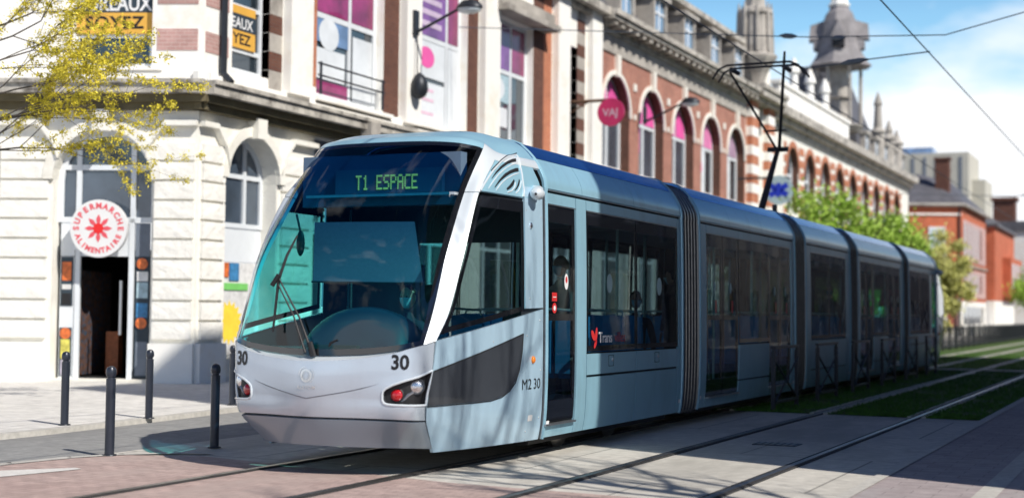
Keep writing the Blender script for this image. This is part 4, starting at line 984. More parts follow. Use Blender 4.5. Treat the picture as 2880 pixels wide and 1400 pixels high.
mb = MB(); mb.tube([TC(1.52, -.20, .95), TC(1.52, -.20, 2.0)], .03, 8); mb.build('door_handle', 'trim', dr)
panel(dr, 'threshold', TC, 1.38, 2.4, -.3, 0, 'brickor') if False else None
def poster(parent, T, a_, b_, c, e, d, cols):
    n = len(cols)
    o = panel(parent, 'poster', T, a_, b_, c, e, d, 'darkban', .01)
    for i, (z0, z1, m_) in enumerate(cols): panel(o, 'poster_image', T, a_+.03, b_-.03, c+(e-c)*z0, c+(e-c)*z1, d+.012, m_, .006)
M['p_or'] = pm('orange poster', (.70, .16, .04), .5, 0, .5, 9); M['p_ye'] = pm('yellow poster', (.55, .50, .10), .5, 0, .5, 9); M['p_gr'] = pm('grey poster', (.35, .33, .42), .5, 0, .5, 9)
M['p_bl'] = pm('blue poster', (.05, .22, .45), .5, 0, .4, 9); M['p_lb'] = pm('light blue poster', (.40, .55, .62), .5, 0, .3, 9); M['p_wh'] = pm('white poster', (.7, .7, .7), .5, 0, .2, 9)
panel(cb, 'shop_panel', TC, 2.48, 2.76, .1, 2.46, -.31, 'frame')
poster(cb, TC, 2.5, 2.74, 1.50, 2.45, -.285, [(.52, .90, 'p_or'), (.34, .44, 'p_wh'), (.02, .26, 'black')])
poster(cb, TC, 2.5, 2.74, .14, 1.08, -.285, [(.36, .76, 'p_ye'), (.02, .34, 'p_gr')])
poster(cb, TC, .99, 1.27, .12, 2.46, -.31, [(.80, .88, 'p_wh'), (.66, .79, 'p_lb'), (.50, .62, 'p_bl'), (.02, .30, 'shutter')])
for s_, z_ in ((1.13, 2.33), (1.13, 1.18), (2.62, .97)):
    mb = MB(); mb.poly([TC(s_+.11*math.cos(t), -.26, z_+.11*math.sin(t)) for t in [2*PI*k/20 for k in range(20)]]); mb.build('round_sticker', 'p_or', cb)
# round supermarket sign
sg = thing('round_sign', 'round white SUPERMARCHE ALIMENTAIRE sign with red flower above the shop door', 'sign', tuple(TC(1.88, .05, 2.99)))
mb = MB(); c0 = TC(1.88, .0, 2.99)
def disc(mb, T, sc0, zc, R, d0, d1, n=40):
    P = [(sc0+R*math.cos(2*PI*k/n), zc+R*math.sin(2*PI*k/n)) for k in range(n)]
    mb.poly([T(p, d1, q) for p, q in P]); mb.poly([T(p, d0, q) for p, q in P])
    for k in range(n): p, q = P[k], P[(k+1) % n]; mb.quad(T(p[0], d0, p[1]), T(q[0], d0, q[1]), T(q[0], d1, q[1]), T(p[0], d1, p[1]))
disc(mb, TC, 1.88, 2.99, .555, -.02, .12); mb.build('disc', 'white', sg)
mb = MB(); mb.box(1.78, 1.98, -.3, -.02, 2.9, 3.1, T=TC); mb.build('bracket', 'iron', sg)
M['signred'] = pm('sign red', (.80, .02, .02), .5, 0, .05); M['signrose'] = pm('sign rose', (.78, .10, .13), .5, 0, .05)
mb = MB(); mb.poly([TC(1.88+.10*math.cos(t), .128, 2.99+.10*math.sin(t)) for t in [2*PI*k/24 for k in range(24)]]); mb.build('flower_centre', 'signred', sg)
mb = MB()
for k in range(8):
    t = 2*PI*k/8; P = []
    for rr, dt in ((.08, -.30), (.17, -.26), (.20, -.20), (.275, 0), (.20, .20), (.17, .26), (.08, .30)): P.append(TC(1.88+rr*math.cos(t+dt), .124, 2.99+rr*math.sin(t+dt)))
    mb.poly(P)
mb.build('petal', 'signrose', sg)
def arc_text(mb, s, T, sc0, zc, R, a0, a1, size, d, up=1):
    for i, ch in enumerate(s):
        t = a0+(a1-a0)*i/(len(s)-1); vs, fs = text_mesh(ch, size=size, off=.007)
        ct, st = math.cos(t), math.sin(t)
        pts = []
        for p, q in vs:
            # local right/up at angle t ; chamfer s axis runs leftwards so mirror s
            rx, rz = (st, -ct) if up == 1 else (-st, ct); ux, uz = (ct, st) if up == 1 else (-ct, -st)
            X_ = R*ct+rx*p+ux*q; Z_ = R*st+rz*p+uz*q
            pts.append(T(sc0-X_, d, zc+Z_))
        mb.add(pts, fs)
mb = MB(); arc_text(mb, 'SUPERMARCHE', TC, 1.88, 2.99, .43, PI*1.0, 0, .155, .124); mb.build('sign_lettering', 'signrose', sg); mb = MB(); arc_text(mb, 'ALIMENTAIRE', TC, 1.88, 2.99, .43, PI*1.12, PI*1.88, .14, .124, -1); mb.build('sign_lettering', 'signrose', sg)
# chamfer upper window with banners
uw = window(cb, TC, wc_up, -.25, muls=(), trans=(6.78,), fw=.10, pane='pane'); window(cb, TC, wc_up2, -.25, muls=(5.0,), trans=(8.2,), pane='pane')
mbT = lambda s, d, z: TC(s, d, z)
bn = thing('window_banner', 'dark and orange BUREAUX SOYEZ banner in the upper window over the shop', 'banner', tuple(TC(1.75, -.15, 6.8)))
panel(bn, 'dark_strip', TC, .98, 2.5, 7.22, 7.62, -.17, 'darkban'); panel(bn, 'orange_strip', TC, .98, 2.5, 6.80, 7.215, -.17, 'yellowban')
ptext(bn, 'lettering', TC, 'BUREAUX', 1.75, 7.38, -.145, .40, 'white', .82, .01, -1); ptext(bn, 'lettering', TC, 'SOYEZ', 1.75, 7.01, -.145, .33, 'numblack', 1.05, .01, -1, 1.15)
cornice(cb, TC, .7, 2.8, 5.98, [(0, .06, .10), (.06, .14, .16)], 'stone2', 'window_sill')
mb = MB()
for z in (6.45, 7.35, 8.2): mb.box(.05, .85, -.01, .012, z, z+.42, T=TC); mb.box(22.55, 23.3, -.01, .012, z, z+.4, T=TF)
mb.build('brick_band', 'brickpink', cb)
mb = MB(); mb.tube([TF(23.02, .09, 6.1), TF(23.02, .09, 11.2)], .075, 8); mb.tube([TF(23.02, .09, 6.1), TF(23.02, .3, 5.9)], .07, 8); mb.build('downpipe', 'iron', cb, smooth=True)
# ground arched window of the long side, poster
window(cb, TF, (gw[0], gw[1], 3.13, gw[3], True), -.42, muls=(24.45,), trans=(4.18,), fw=.09, pane='panesky')
panel(cb, 'shop_panel', TF, gw[0], gw[1], 2.45, 3.12, -.40, 'frame'); panel(cb, 'shop_panel', TF, gw[0], gw[1], .5, 2.44, -.42, 'frame')
ps = thing('sun_poster', 'white poster with a big yellow sun and coloured squares under the arched window', 'poster', tuple(TF(23.9, -.38, .55)))
panel(ps, 'sheet', TF, 23.34, 24.9, .55, 2.42, -.385, 'p_wh')
mb = MB(); mb.poly([TF(24.0+(.34 if k % 2 else .46)*math.cos(2*PI*k/32), -.36, 1.2+(.34 if k % 2 else .46)*math.sin(2*PI*k/32)) for k in range(32)]); mb.build('sun', pm('poster sun', (.95, .68, .06), .5, 0, .1, 4), ps)
panel(ps, 'orange_square', TF, 23.42, 23.93, 2.12, 2.41, -.36, 'p_or'); panel(ps, 'blue_square', TF, 23.96, 24.28, 2.05, 2.41, -.36, 'p_bl'); panel(ps, 'green_strip', TF, 23.4, 24.6, 1.86, 2.0, -.36, pm('poster green', (.2, .6, .15), .5))
# shop fronts on the long side (mostly behind the tram)
for i, h in enumerate(GH[1:]):
    window(cb, TF, (h[0], h[1], .4, 4.6, False), -.42, muls=(h[0]+.95, h[0]+1.95), trans=(3.2,), pane='pane'); panel(cb, 'shop_fascia', TF, h[0], h[1], 4.62, 5.24, -.30, 'shutter')
ptext(cb, 'shop_lettering', TF, 'SUPERMARCHE', 28.0, 3.55, -.33, .5, 'signred', .8, .012, 1); panel(cb, 'shop_fascia', TF, 26.6, 29.3, 3.25, 3.9, -.35, 'p_wh')
# ---- first-floor windows of the long side
f2 = window(cb, TF, U[0], -.25, muls=(), trans=(6.72, 7.62), fw=.09)
b2 = thing('window_banner', 'half seen dark and yellow banner in the narrow window right of the drainpipe', 'banner', tuple(TF(24, -.15, 6.8)))
panel(b2, 'dark_strip', TF, 23.5, 24.42, 7.12, 7.45, -.17, 'darkban'); panel(b2, 'yellow_strip', TF, 23.5, 24.42, 6.76, 7.115, -.17, 'yellowban'); panel(b2, 'orange_strip', TF, 23.5, 24.42, 7.455, 7.62, -.17, 'yellowban')
ptext(b2, 'lettering', TF, 'EAUX', 23.95, 7.26, -.145, .30, 'white', .95, .006); ptext(b2, 'lettering', TF, 'YEZ', 23.95, 6.94, -.145, .30, 'numblack', 1.15, .006)
mb = MB(); mb2 = MB()
for k in range(8):
    z = 6.05+k*.39
    (mb if k % 2 else mb2).box(24.70, 25.16, -.34, .02, z, z+.385, T=TF)
for k in range(14):
    z = 6.05+k*.39
    (mb if k % 2 else mb2).box(41.60, 42.25, -.34, .02, z, z+.385, T=TF)
mb.build('brick_quoin', 'brickdk', cb); mb2.build('stone_quoin', 'greystone', cb)
mb = MB(); mb.box(26.1, 26.50, -.02, .015, 6.35, 9.9, T=TF); mb.box(38.95, 39.55, -.02, .015, 6.1, 11.2, T=TF); mb.build('brick_strip', 'brickor', cb)
mb = MB(); mb.box(29.45, 30.16, -.02, .02, 6.15, 11.2, T=TF); mb.box(33.9, 34.5, -.02, .02, 6.15, 11.2, T=TF); mb.box(38.2, 38.93, -.02, .02, 6.1, 11.2, T=TF); mb.build('brick_pier', 'brickdk', cb)
mb = MB()
for a_, b_ in ((25.2, 26.05), (30.2, 30.95), (34.55, 35.5), (39.6, 40.55), (42.4, 43.28)): mb.box(a_, b_, 0, .22, 6.02, 11.3, T=TF)
mb.build('pilaster', 'stone2', cb)
def bigwin(h, tz, mul, up, lowl, name):
    f = window(cb, TF, h, -.28, muls=(mul,), trans=(tz,), fw=.12, pane='pane')
    if up: panel(f, 'upper_film', TF, h[0]+.13, mul-.07, tz+.07, h[3]-.13, -.235, up); panel(f, 'upper_film', TF, mul+.07, h[1]-.13, tz+.07, h[3]-.13, -.235, 'magenta')
    return f
f3 = bigwin(U[1], 8.05, 28.25, 'magenta', None, '')
panel(f3, 'advert_film', TF, 26.66, 28.18, 7.45, 7.97, -.235, 'adblue'); panel(f3, 'advert_board', TF, 26.66, 28.05, 6.62, 7.32, -.235, 'board'); panel(f3, 'lower_film', TF, 26.66, 28.18, 6.28, 6.60, -.235, 'magenta'); panel(f3, 'advert_board', TF, 28.4, 29.28, 6.3, 7.8, -.235, 'board')
mb = MB(); mb.poly([TF(27.35+.42*math.cos(t), -.21, 7.66+.36*math.sin(t)) for t in [2*PI*k/24 for k in range(24)]]); mb.build('advert_shape', 'board', f3)
f4 = bigwin(U[2], 8.42, 33.1, 'purple', None, '')
panel(f4, 'advert_board', TF, 31.1, 33.0, 7.42, 8.34, -.235, 'board'); panel(f4, 'advert_board', TF, 31.1, 33.0, 6.25, 7.3, -.235, 'board'); panel(f4, 'advert_board', TF, 33.2, 33.75, 6.25, 8.34, -.235, 'board')
mb = MB(); mb.poly([TF(32.0+.42*math.cos(t), -.208, 7.93+.27*math.sin(t)) for t in [2*PI*k/24 for k in range(24)]]); mb.build('advert_dot', 'pink', f4)
M['faint'] = pm('faint pink print', (.78, .55, .68), .5); M['wprint'] = pm('white print', (.62, .5, .66), .5)
for z in (7.1, 6.85, 6.5): panel(f4, 'advert_print', TF, 31.3, 32.4, z-.04, z+.04, -.212, 'faint', .004)
for z in (9.7, 9.4, 9.1, 8.8): panel(f4, 'advert_print', TF, 31.3, 32.8, z-.07, z+.07, -.212, 'wprint', .004)
f5 = bigwin(U[3], 8.28, 37.1, 'purple', None, '')
panel(f5, 'advert_film', TF, 35.68, 37.0, 7.4, 8.18, -.235, 'p_lb'); panel(f5, 'advert_board', TF, 35.68, 36.9, 6.7, 7.25, -.235, 'board')
mb = MB(); mb.poly([TF(36.35+.35*math.cos(t), -.21, 7.78+.3*math.sin(t)) for t in [2*PI*k/24 for k in range(24)]]); mb.build('advert_shape', 'board', f5)
f6 = bigwin(U[4], 8.28, 41.3, 'magenta', None, '')
for h in U[1:4]: cornice(cb, TF, h[0]-.2, h[1]+.2, 5.98, [(0, .06, .12), (.06, .14, .2)], 'stone2', 'window_sill')
mb = MB(); mb.box(35.3, 39.0, 0, .55, 9.78, 9.95, T=TF); mb.box(35.3, 39.0, 0, .35, 9.95, 10.3, T=TF); mb.build('window_hood', 'greystone', cb)
# balcony rails across the big windows
for h in (U[1],):
    rl = MB(); 
    for z in (6.88, 6.62): rl.tube([TF(h[0], .06, z), TF(h[1], .06, z)], .022, 6)
    for s_ in (h[0]+.1, h[1]-.1): rl.tube([TF(s_, .06, 6.2), TF(s_, .06, 6.92)], .03, 6)
    rl.build('window_rail', 'iron', cb)
cornice(cb, TF, 22.3, 43.3, 11.0, [(0, .15, .2), (.15, .4, .5)], 'cornice', 'eaves_cornice')

# ---------------- brick arcade building
ab = thing('arcade_building', 'red brick building with five tall round arches and slate mansard roof', 'building', (-10, 52, 0))
AC = [45.1+3.66*i for i in range(5)]; AH = [(c-1.32, c+1.32, 6.3, 9.5, True) for c in AC]; AG = [(c-1.2, c+1.2, .2, 4.6, True) for c in AC]
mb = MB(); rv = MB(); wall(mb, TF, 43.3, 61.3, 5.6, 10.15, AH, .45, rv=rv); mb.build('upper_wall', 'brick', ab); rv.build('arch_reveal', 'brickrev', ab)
mb = MB(); wall(mb, TF, 43.3, 61.3, 0, 5.6, AG, .5); mb.build('ground_floor_wall', 'stone', ab)
mb = MB()
for c in AC:
    R = 1.32; n = 16
    for k in range(n):
        t0, t1 = PI*k/n, PI*(k+1)/n; P = [(c-rr*math.cos(t), 9.5-R+rr*math.sin(t)) for rr, t in ((R-.01, t0), (R+.14, t0), (R+.14, t1), (R-.01, t1))]
        mb.poly([TF(p, .06, q) for p, q in P])
        for p, q in ((P[0], P[3]), (P[1], P[2])): mb.quad(TF(p[0], .0, p[1]), TF(q[0], .0, q[1]), TF(q[0], .06, q[1]), TF(p[0], .06, p[1]))
    mb.box(c-.14, c+.14, 0, .14, 9.42, 10.15, T=TF); mb.box(c+1.70, c+1.96, 0, .05, 9.2, 9.45, T=TF); mb.box(c+1.74, c+1.92, 0, .05, 8.2, 8.38, T=TF)
mb.box(43.3, 61.3, .003, .10, 5.5, 5.9, T=TF)
mb.build('arch_moulding', 'stone', ab)
films = ['pink', 'pink', 'pink', 'faintp', 'purplef']; M['faintp'] = pm('pale pink film', (.80, .25, .50), .5, 0, .2, 2); M['purplef'] = pm('grey purple film', (.45, .30, .42), .5, 0, .2, 2)
for i, h in enumerate(AH):
    f = window(ab, TF, h, -.40, muls=((h[0]+h[1])/2,), trans=(8.2,), fw=.13, pane='panesky' if i < 3 else 'pane')
    c = AC[i]; mb = MB(); P = [(c-1.2, 8.27), (c-.07, 8.27), (c-.07, 9.35)]+[(c-1.2*math.cos(t), 8.18+1.2*math.sin(t)) for t in (1.3, 1.0, .7, .4, .15)]
    mb.poly([TF(p, -.32, q) for p, q in P]); P2 = [(2*c-p, q) for p, q in P]; mb.poly([TF(p, -.32, q) for p, q in P2]); mb.build('upper_film', films[i], f)
    if i == 1: panel(f, 'lower_film', TF, c-1.2, c-.4, 7.2, 8.1, -.32, 'pink', .01)
    if i >= 3: panel(f, 'lower_board', TF, c-1.2, c+.2, 6.4, 8.1, -.325, 'board', .01)
    if i == 3:
        mb = MB(); mb.poly([TF(c-.6+.35*math.cos(t), -.30, 7.4+.35*math.sin(t)) for t in [2*PI*k/20 for k in range(20)]]); mb.build('pink_dot', 'pink', f)
for h in AG: window(ab, TF, h, -.4, muls=((h[0]+h[1])/2,), trans=(3.3,), pane='pane')
mb = MB(); mb.box(43.3, 61.3, -.02, .06, 10.15, 10.75, T=TF); mb.build('stone_band', 'greystone', ab)
cornice(ab, TF, 43.3, 61.4, 10.75, [(0, .14, .14), (.30, .44, .62), (.44, .62, .72)], 'cornice', 'cornice')
mb = MB()
for k in range(26): s_ = 43.5+k*.7; mb.box(s_, s_+.26, .0, .56, 10.89, 11.05, T=TF)
mb.build('cornice_bracket', 'cornice', ab)
mb = MB(); mb.box(43.3, 61.3, -.1, .0, 10.7, 11.37, T=TF)
mb.quad(TF(43.3, .1, 11.372), TF(61.3, .1, 11.372), TF(61.3, -1.6, 13.4), TF(43.3, -1.6, 13.4)); mb.quad(TF(43.3, -1.6, 13.4), TF(61.3, -1.6, 13.4), TF(61.3, -7, 14.6), TF(43.3, -7, 14.6)); mb.quad(TF(43.3, .1, 11.372), TF(43.3, -1.6, 13.4), TF(43.3, -7, 14.6), TF(43.3, -7, 11.37)); mb.build('mansard_roof', 'slate', ab)
cornice(ab, TF, 43.3, 61.3, 13.35, [(0, .15, -1.35), (.15, .22, -1.25)], 'cornice', 'roof_moulding')
def dormer(b, T, c, z0, w_, h_, d0):
    mb = MB(); mb.box(c-w_/2, c-w_/2+.18, d0-1.2, d0, z0, z0+h_, T=T); mb.box(c+w_/2-.18, c+w_/2, d0-1.2, d0, z0, z0+h_, T=T); mb.box(c-w_/2, c+w_/2, d0-1.2, d0-.001, z0-.15, z0, T=T); mb.box(c-w_/2-.12, c+w_/2+.12, d0-1.2, d0+.12, z0+h_, z0+h_+.16, T=T)
    dm = mb.build('dormer', 'greystone', b)
    mb = MB(); mb.poly([T(c-w_/2+.18, d0-.1, z0), T(c+w_/2-.18, d0-.1, z0), T(c+w_/2-.18, d0-.1, z0+h_), T(c-w_/2+.18, d0-.1, z0+h_)]); mb.build('pane', 'dormpane', dm)
    mb = MB(); mb.box(c-.05, c+.05, d0-.1, d0-.05, z0, z0+h_, T=T); mb.box(c-w_/2+.18, c+w_/2-.18, d0-.095, d0-.052, z0+h_*.6, z0+h_*.6+.08, T=T); mb.build('frame', 'frame', dm)
M['dormpane'] = pm('sky reflecting dormer glass', (.25, .42, .62), .1, .3, .2, 1)
for i in range(5): dormer(ab, TF, 46.2+3.5*i, 11.62, 1.5, 1.35, .0)
# ---------------- turret at the joint: tall grey stone pinnacle
mb = MB()
# banded piers between the two arcades
for a_, b_ in ((61.35, 62.5), (64.2, 65.35)):
    for k in range(26):
        z = .1+k*.42
        if k % 2 == 0: mb.box(a_, b_, 0, .28, z, z+.41, T=TF)
pb2 = mb
mb = MB()
for a_, b_ in ((61.35, 62.5), (64.2, 65.35)):
    for k in range(26):
        z = .1+k*.42
        if k % 2 == 1: mb.box(a_+.01, b_-.01, 0, .272, z, z+.41, T=TF)
tb_ = thing('turret_bay', 'narrow bay of banded brick and stone carrying a grey stone pinnacle', 'building', (-10, 63.3, 0))
mb.build('brick_band', 'brickor', tb_); pb2.build('stone_band', 'stone2', tb_)
mb = MB(); wall(mb, TF, 61.3, 65.4, 0, 11.0, [(62.8, 63.9, 6.4, 9.6, False), (62.8, 63.9, .3, 4.5, False)], .4); mb.box(61.3, 65.4, -3, -.05, 0, .01, T=TF); mb.build('wall', 'stone', tb_)
window(tb_, TF, (62.8, 63.9, 6.4, 9.6, False), -.3, trans=(8.2,), pane='pane'); window(tb_, TF, (62.8, 63.9, .3, 4.5, False), -.3, trans=(3,), pane='pane')
cornice(tb_, TF, 61.2, 65.5, 10.9, [(0, .2, .5), (.2, .5, .8), (.5, .7, .9)], 'cornice', 'cornice')
mb = MB(); c = TF(62.4, .1, 0)
mb.lathe([(.26, 11.4), (.58, 12.2), (.98, 12.8), (1.04, 12.95), (.90, 13.05), (.78, 13.1), (.70, 14.8), (.82, 14.9), (.78, 15.05), (.50, 15.2), (.44, 15.6), (.34, 16.2), (.25, 18.2), (.30, 18.3), (.05, 19.2)], (c.x, c.y, 0), 8)
for k in range(8): t = 2*PI*(k+.5)/8; mb.tube([(c.x+.78*math.cos(t), c.y+.78*math.sin(t), 13.1), (c.x+.72*math.cos(t), c.y+.72*math.sin(t), 14.9), (c.x+.72*math.cos(t), c.y+.72*math.sin(t), 15.4)], [.10, .10, .02], 6)
mb.build('pinnacle', 'greystone', tb_)
mb = MB(); mb.box(63.5, 65.2, -1.8, -.1, 11.5, 13.4, T=TF); mb.box(63.4, 65.3, -1.9, 0.0, 13.4, 13.6, T=TF); mb.lathe([(.34, 11.5), (.32, 13.6), (.36, 14.4), (.42, 14.5), (.22, 14.7), (.04, 15.6)], tuple(TF(64.0, .05, 0)), 8); mb.build('gable_block', 'stone', tb_)
# ---------------- second arcade with stone parapet and bell roofed tower
bb = thing('tower_building', 'long brick and stone arcade with white parapet and bell shaped slate turret', 'building', (-10, 85, 0))
BC = [69.9+3.66*i for i in range(9)]; BH = [(c-1.15, c+1.15, 6.6, 9.75, True) for c in BC if c < 101]
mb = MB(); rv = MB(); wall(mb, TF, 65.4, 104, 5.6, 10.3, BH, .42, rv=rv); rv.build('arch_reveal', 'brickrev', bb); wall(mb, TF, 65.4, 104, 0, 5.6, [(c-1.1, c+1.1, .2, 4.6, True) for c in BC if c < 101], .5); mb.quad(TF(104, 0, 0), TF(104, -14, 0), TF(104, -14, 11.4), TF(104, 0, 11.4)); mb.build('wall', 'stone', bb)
mb = MB()
for c in BC:
    if c > 101: continue
    for a_, b_ in ((c-1.82, c-1.3), (c+1.3, c+1.82)): 
        for k in range(6): mb.box(a_, b_, 0, .03, 6.4+k*.62, 6.4+k*.62+.36, T=TF)
    R = 1.15; n = 12
    for k in range(n):
        t0, t1 = PI*k/n, PI*(k+1)/n; mb.poly([TF(p, .04, q) for p, q in [(c-rr*math.cos(t), 9.75-R+rr*math.sin(t)) for rr, t in ((R, t0), (R+.3, t0), (R+.3, t1), (R, t1))]])
mb.build('brick_dressing', 'brickor', bb)
for h in BH: window(bb, TF, h, -.38, muls=((h[0]+h[1])/2,), trans=(8.4,), fw=.13, pane='panesky')
for c in BC:
    if c < 101: window(bb, TF, (c-1.1, c+1.1, .2, 4.6, True), -.4, muls=(c,), trans=(3.3,), pane='pane')
cornice(bb, TF, 65.4, 104.3, 10.3, [(0, .3, .1), (.3, .55, .35), (.55, .95, .7)], 'cornice', 'cornice')
mb = MB(); mb.box(67.0, 83.2, -.3, .05, 11.3, 12.5, T=TF); mb.box(66.9, 83.3, -.4, .15, 12.5, 12.68, T=TF)
for c in (70.5, 74.0, 77.5): mb.lathe([(.24, 12.68), (.2, 13.5), (.32, 13.55), (.26, 13.8), (.06, 14.3)], tuple(TF(c, -.1, 0)), 8)
mb.build('parapet', 'stone2', bb)
mb = MB(); mb.quad(TF(65.4, -.5, 11.3), TF(84, -.5, 11.3), TF(84, -5, 14.6), TF(65.4, -5, 14.6)); mb.quad(TF(65.4, -.5, 11.3), TF(65.4, -5, 14.6), TF(65.4, -9, 14.6), TF(65.4, -9, 11.3))
mb.quad(TF(86, -.0, 11.25), TF(104, -.0, 11.25), TF(104, -1.4, 12.9), TF(86, -1.4, 12.9)); mb.quad(TF(86, -1.4, 12.9), TF(104, -1.4, 12.9), TF(104, -7, 13.8), TF(86, -7, 13.8)); mb.build('slate_roof', 'slate', bb)
mb = MB(); P = [TF(86.6, -.2, 12.5), TF(92.4, -.2, 12.5), TF(92.4, -6, 12.5), TF(86.6, -6, 12.5)]; Q = [TF(87.6, -1.6, 16.8), TF(90.2, -1.6, 16.8), TF(90.2, -4, 16.8), TF(87.6, -4, 16.8)]
mb.add(P+Q, [(0, 1, 5, 4), (1, 2, 6, 5), (2, 3, 7, 6), (3, 0, 4, 7), (4, 5, 6, 7)]); mb.box(86.6, 92.4, -6, -.2, 11.2, 12.5, T=TF); mb.build('pavilion_roof', 'slate', bb)
for i in range(5): dormer(bb, TF, 88.5+3.2*i, 11.45, 1.4, 1.1, .1)
mb = MB(); c = TF(85.0, -.9, 0)
mb.lathe([(.40, 9.9), (.62, 11.0), (.62, 14.2), (.85, 14.3), (.55, 14.4), (.50, 16.2)], (c.x, c.y, 0), 12)
for k in range(6): t = 2*PI*k/6+.2; mb.tube([(c.x+1.25*math.cos(t), c.y+1.25*math.sin(t), 12.6), (c.x+1.25*math.cos(t), c.y+1.25*math.sin(t), 16.3)], .11, 6)
mb.lathe([(1.2, 12.3), (1.5, 12.6), (1.3, 12.7)], (c.x, c.y, 0), 12); mb.build('turret_shaft', 'greystone', bb)
M['leadslate'] = pm('pale slate and lead', (.26, .245, .25), .6, 0, .3, 1.6, bump=.4, bscale=14)
mb = MB(); mb.lathe([(1.2, 16.12), (1.95, 16.18), (1.72, 16.4), (1.40, 16.9), (1.18, 17.5), (1.08, 18.2), (.98, 18.9), (.80, 19.4), (.62, 19.6), (.56, 19.8)], (c.x, c.y, 0), 8)
mb.build('bell_roof', 'leadslate', bb)
mb = MB(); mb2 = MB()
for t in (math.radians(-80), math.radians(10), math.radians(100), math.radians(-170)):
    e1, e2_ = V((math.cos(t), math.sin(t), 0)), V((-math.sin(t), math.cos(t), 0)); cc = V((c.x, c.y, 0))
    P = lambda a_, b_, z: cc+e1*a_+e2_*b_+V((0, 0, z))
    mb.add([P(.9, -.42, 17.9), P(1.75, -.42, 17.75), P(1.75, .42, 17.75), P(.9, .42, 17.9), P(.9, 0, 19.0), P(1.68, 0, 18.75)], [(0, 1, 5, 4), (3, 2, 5, 4), (1, 2, 5)])
    mb.add([P(.9, -.40, 17.2), P(1.5, -.36, 17.2), P(1.5, -.36, 17.8), P(.9, -.40, 17.8), P(.9, .40, 17.2), P(1.5, .36, 17.2), P(1.5, .36, 17.8), P(.9, .40, 17.8)], [(0, 1, 2, 3), (4, 5, 6, 7)])
    mb2.add([P(1.48, -.36, 17.2), P(1.48, .36, 17.2), P(1.48, .36, 17.8), P(1.48, -.36, 17.8)], [(0, 1, 2, 3)])
mb.build('turret_dormer', 'leadslate', bb); mb2.build('dormer_opening', 'black', bb)
mb = MB(); mb.lathe([(.62, 19.8), (.66, 19.95), (.5, 20.05), (.46, 22.2), (.66, 22.3), (.3, 23.2), (.04, 24.6)], (c.x, c.y, 0), 8); mb.build('lantern', 'stone2', bb)
mb = MB()
for yy, zz in ((93.6, 15.9), (97.5, 14.6), (100.5, 14.3)): q = TF(yy, -.2, 0); mb.lathe([(.4, 11.3), (.4, 13.2), (.55, 13.3), (.3, 13.6), (.22, zz-.9), (.3, zz-.8), (.04, zz)], (q.x, q.y, 0), 8)
mb.build('pinnacle', 'greystone', bb)
mb = MB(); mb.box(90.2, 91, -1.5, -1.0, 12.9, 14.0, T=TF); mb.build('chimney', 'brickor', bb)
# ---------------- far buildings
def W(p): return V(p)
def slab_tower():
    t = thing('slab_tower', 'tall pale concrete block with dark vertical ribs, farthest on the skyline', 'building', (-16, 175, 0))
    mb = MB(); mb.box(-24.5, -14.3, 172, 182, 0, 20.5); mb.box(-14.3, -12.8, 175, 182, 0, 17.5); mb.build('wall', 'concretewall', t)
    mb = MB()
    for k in range(7): x = -23.4+k*1.35; mb.box(x, x+.28, 171.9, 172.0, 3, 20.0)
    mb.build('rib', 'shutter', t)
    mb = MB(); mb.box(-22.5, -18.5, 173, 176, 20.5, 21.3); mb.build('roof_box', 'adblue', t)
slab_tower()
ob = thing('orange_building', 'orange brick corner house with slate hip roof beyond the tram', 'building', (-8.5, 108, 0))
def TO(s, d, z):   # front facing the camera, from corner going left
    return V((-6.95-s*.93, 108.6-s*.36+d*-.9, z))
def TS(s, d, z): return V((-6.95+d, 108.6+s, z))
FO = [(1.15, 2.35, 5.95, 8.0, False), (1.15, 2.35, 2.9, 4.9, False)]
mb = MB(); wall(mb, lambda s, d, z: TO(s, d, z), 0, 6, 2.2, 9.7, [], .2); mb.quad(TS(0, 0, 2.6), TS(15, 0, 2.6), TS(15, 0, 9.7), TS(0, 0, 9.7)); mb.build('wall', 'orangewall', ob)
mb = MB(); mb.quad(TO(-.0, .0, 0), TO(6, .0, 0), TO(6, .0, 2.2), TO(0, .0, 2.2)); mb.quad(TS(0, 0, 0), TS(15, 0, 0), TS(15, 0, 2.6), TS(0, 0, 2.6)); mb.build('ground_floor_wall', 'stone2', ob)
M['reddoor'] = pm('brown red door paint', (.25, .06, .04), .5)
panel(ob, 'door', TO, .3, 1.0, .6, 2.5, .02, 'reddoor', .05)
for h in FO:
    f = panel(ob, 'window', TO, h[0], h[1], h[2], h[3], .02, 'frame', .08)
    for k in range(2): panel(f, 'pane', TO, h[0]+.2+k*.45, h[0]+.58+k*.45, h[2]+.25, h[3]-.2, .105, 'p_lb' if h[2] > 5 else 'pane', .01)
    panel(ob, 'window_sill', TO, h[0]-.1, h[1]+.1, h[2]-.15, h[2], .02, 'stone2', .2)
M['paleshut'] = pm('pale pink shutter', (.66, .50, .48), .7, 0, .08, 3)
for z0, z1 in ((5.6, 8.6), (2.9, 5.0)):
    for k in range(6): panel(ob, 'shuttered_window', TS, .8+k*2.3, 2.3+k*2.3, z0, z1, .02, 'paleshut', .06)
panel(ob, 'string_course', TS, 0, 15, 5.2, 5.35, .02, 'greystone', .12)
mb = MB(); ev = [TO(6.2, .3, 9.7), TO(-.3, .3, 9.7), TS(15.2, .3, 9.7)]; pk = [V((-10.8, 113, 12.4)), V((-9.2, 119, 12.3))]
mb.poly([ev[0], ev[1], pk[0]]); mb.poly([ev[1], ev[2], pk[1], pk[0]]); mb.poly([ev[0], pk[0], V((-16, 112, 9.7))]); mb.build('hip_roof', 'slate', ob)
mb = MB()
for p, q in ((TO(6.2, .3, 9.6), TO(-.3, .3, 9.6)), (TO(-.3, .3, 9.6), TS(15.2, .3, 9.6))): mb.tube([p, q], .14, 6)
mb.build('gutter', 'greystone', ob)
mb = MB()
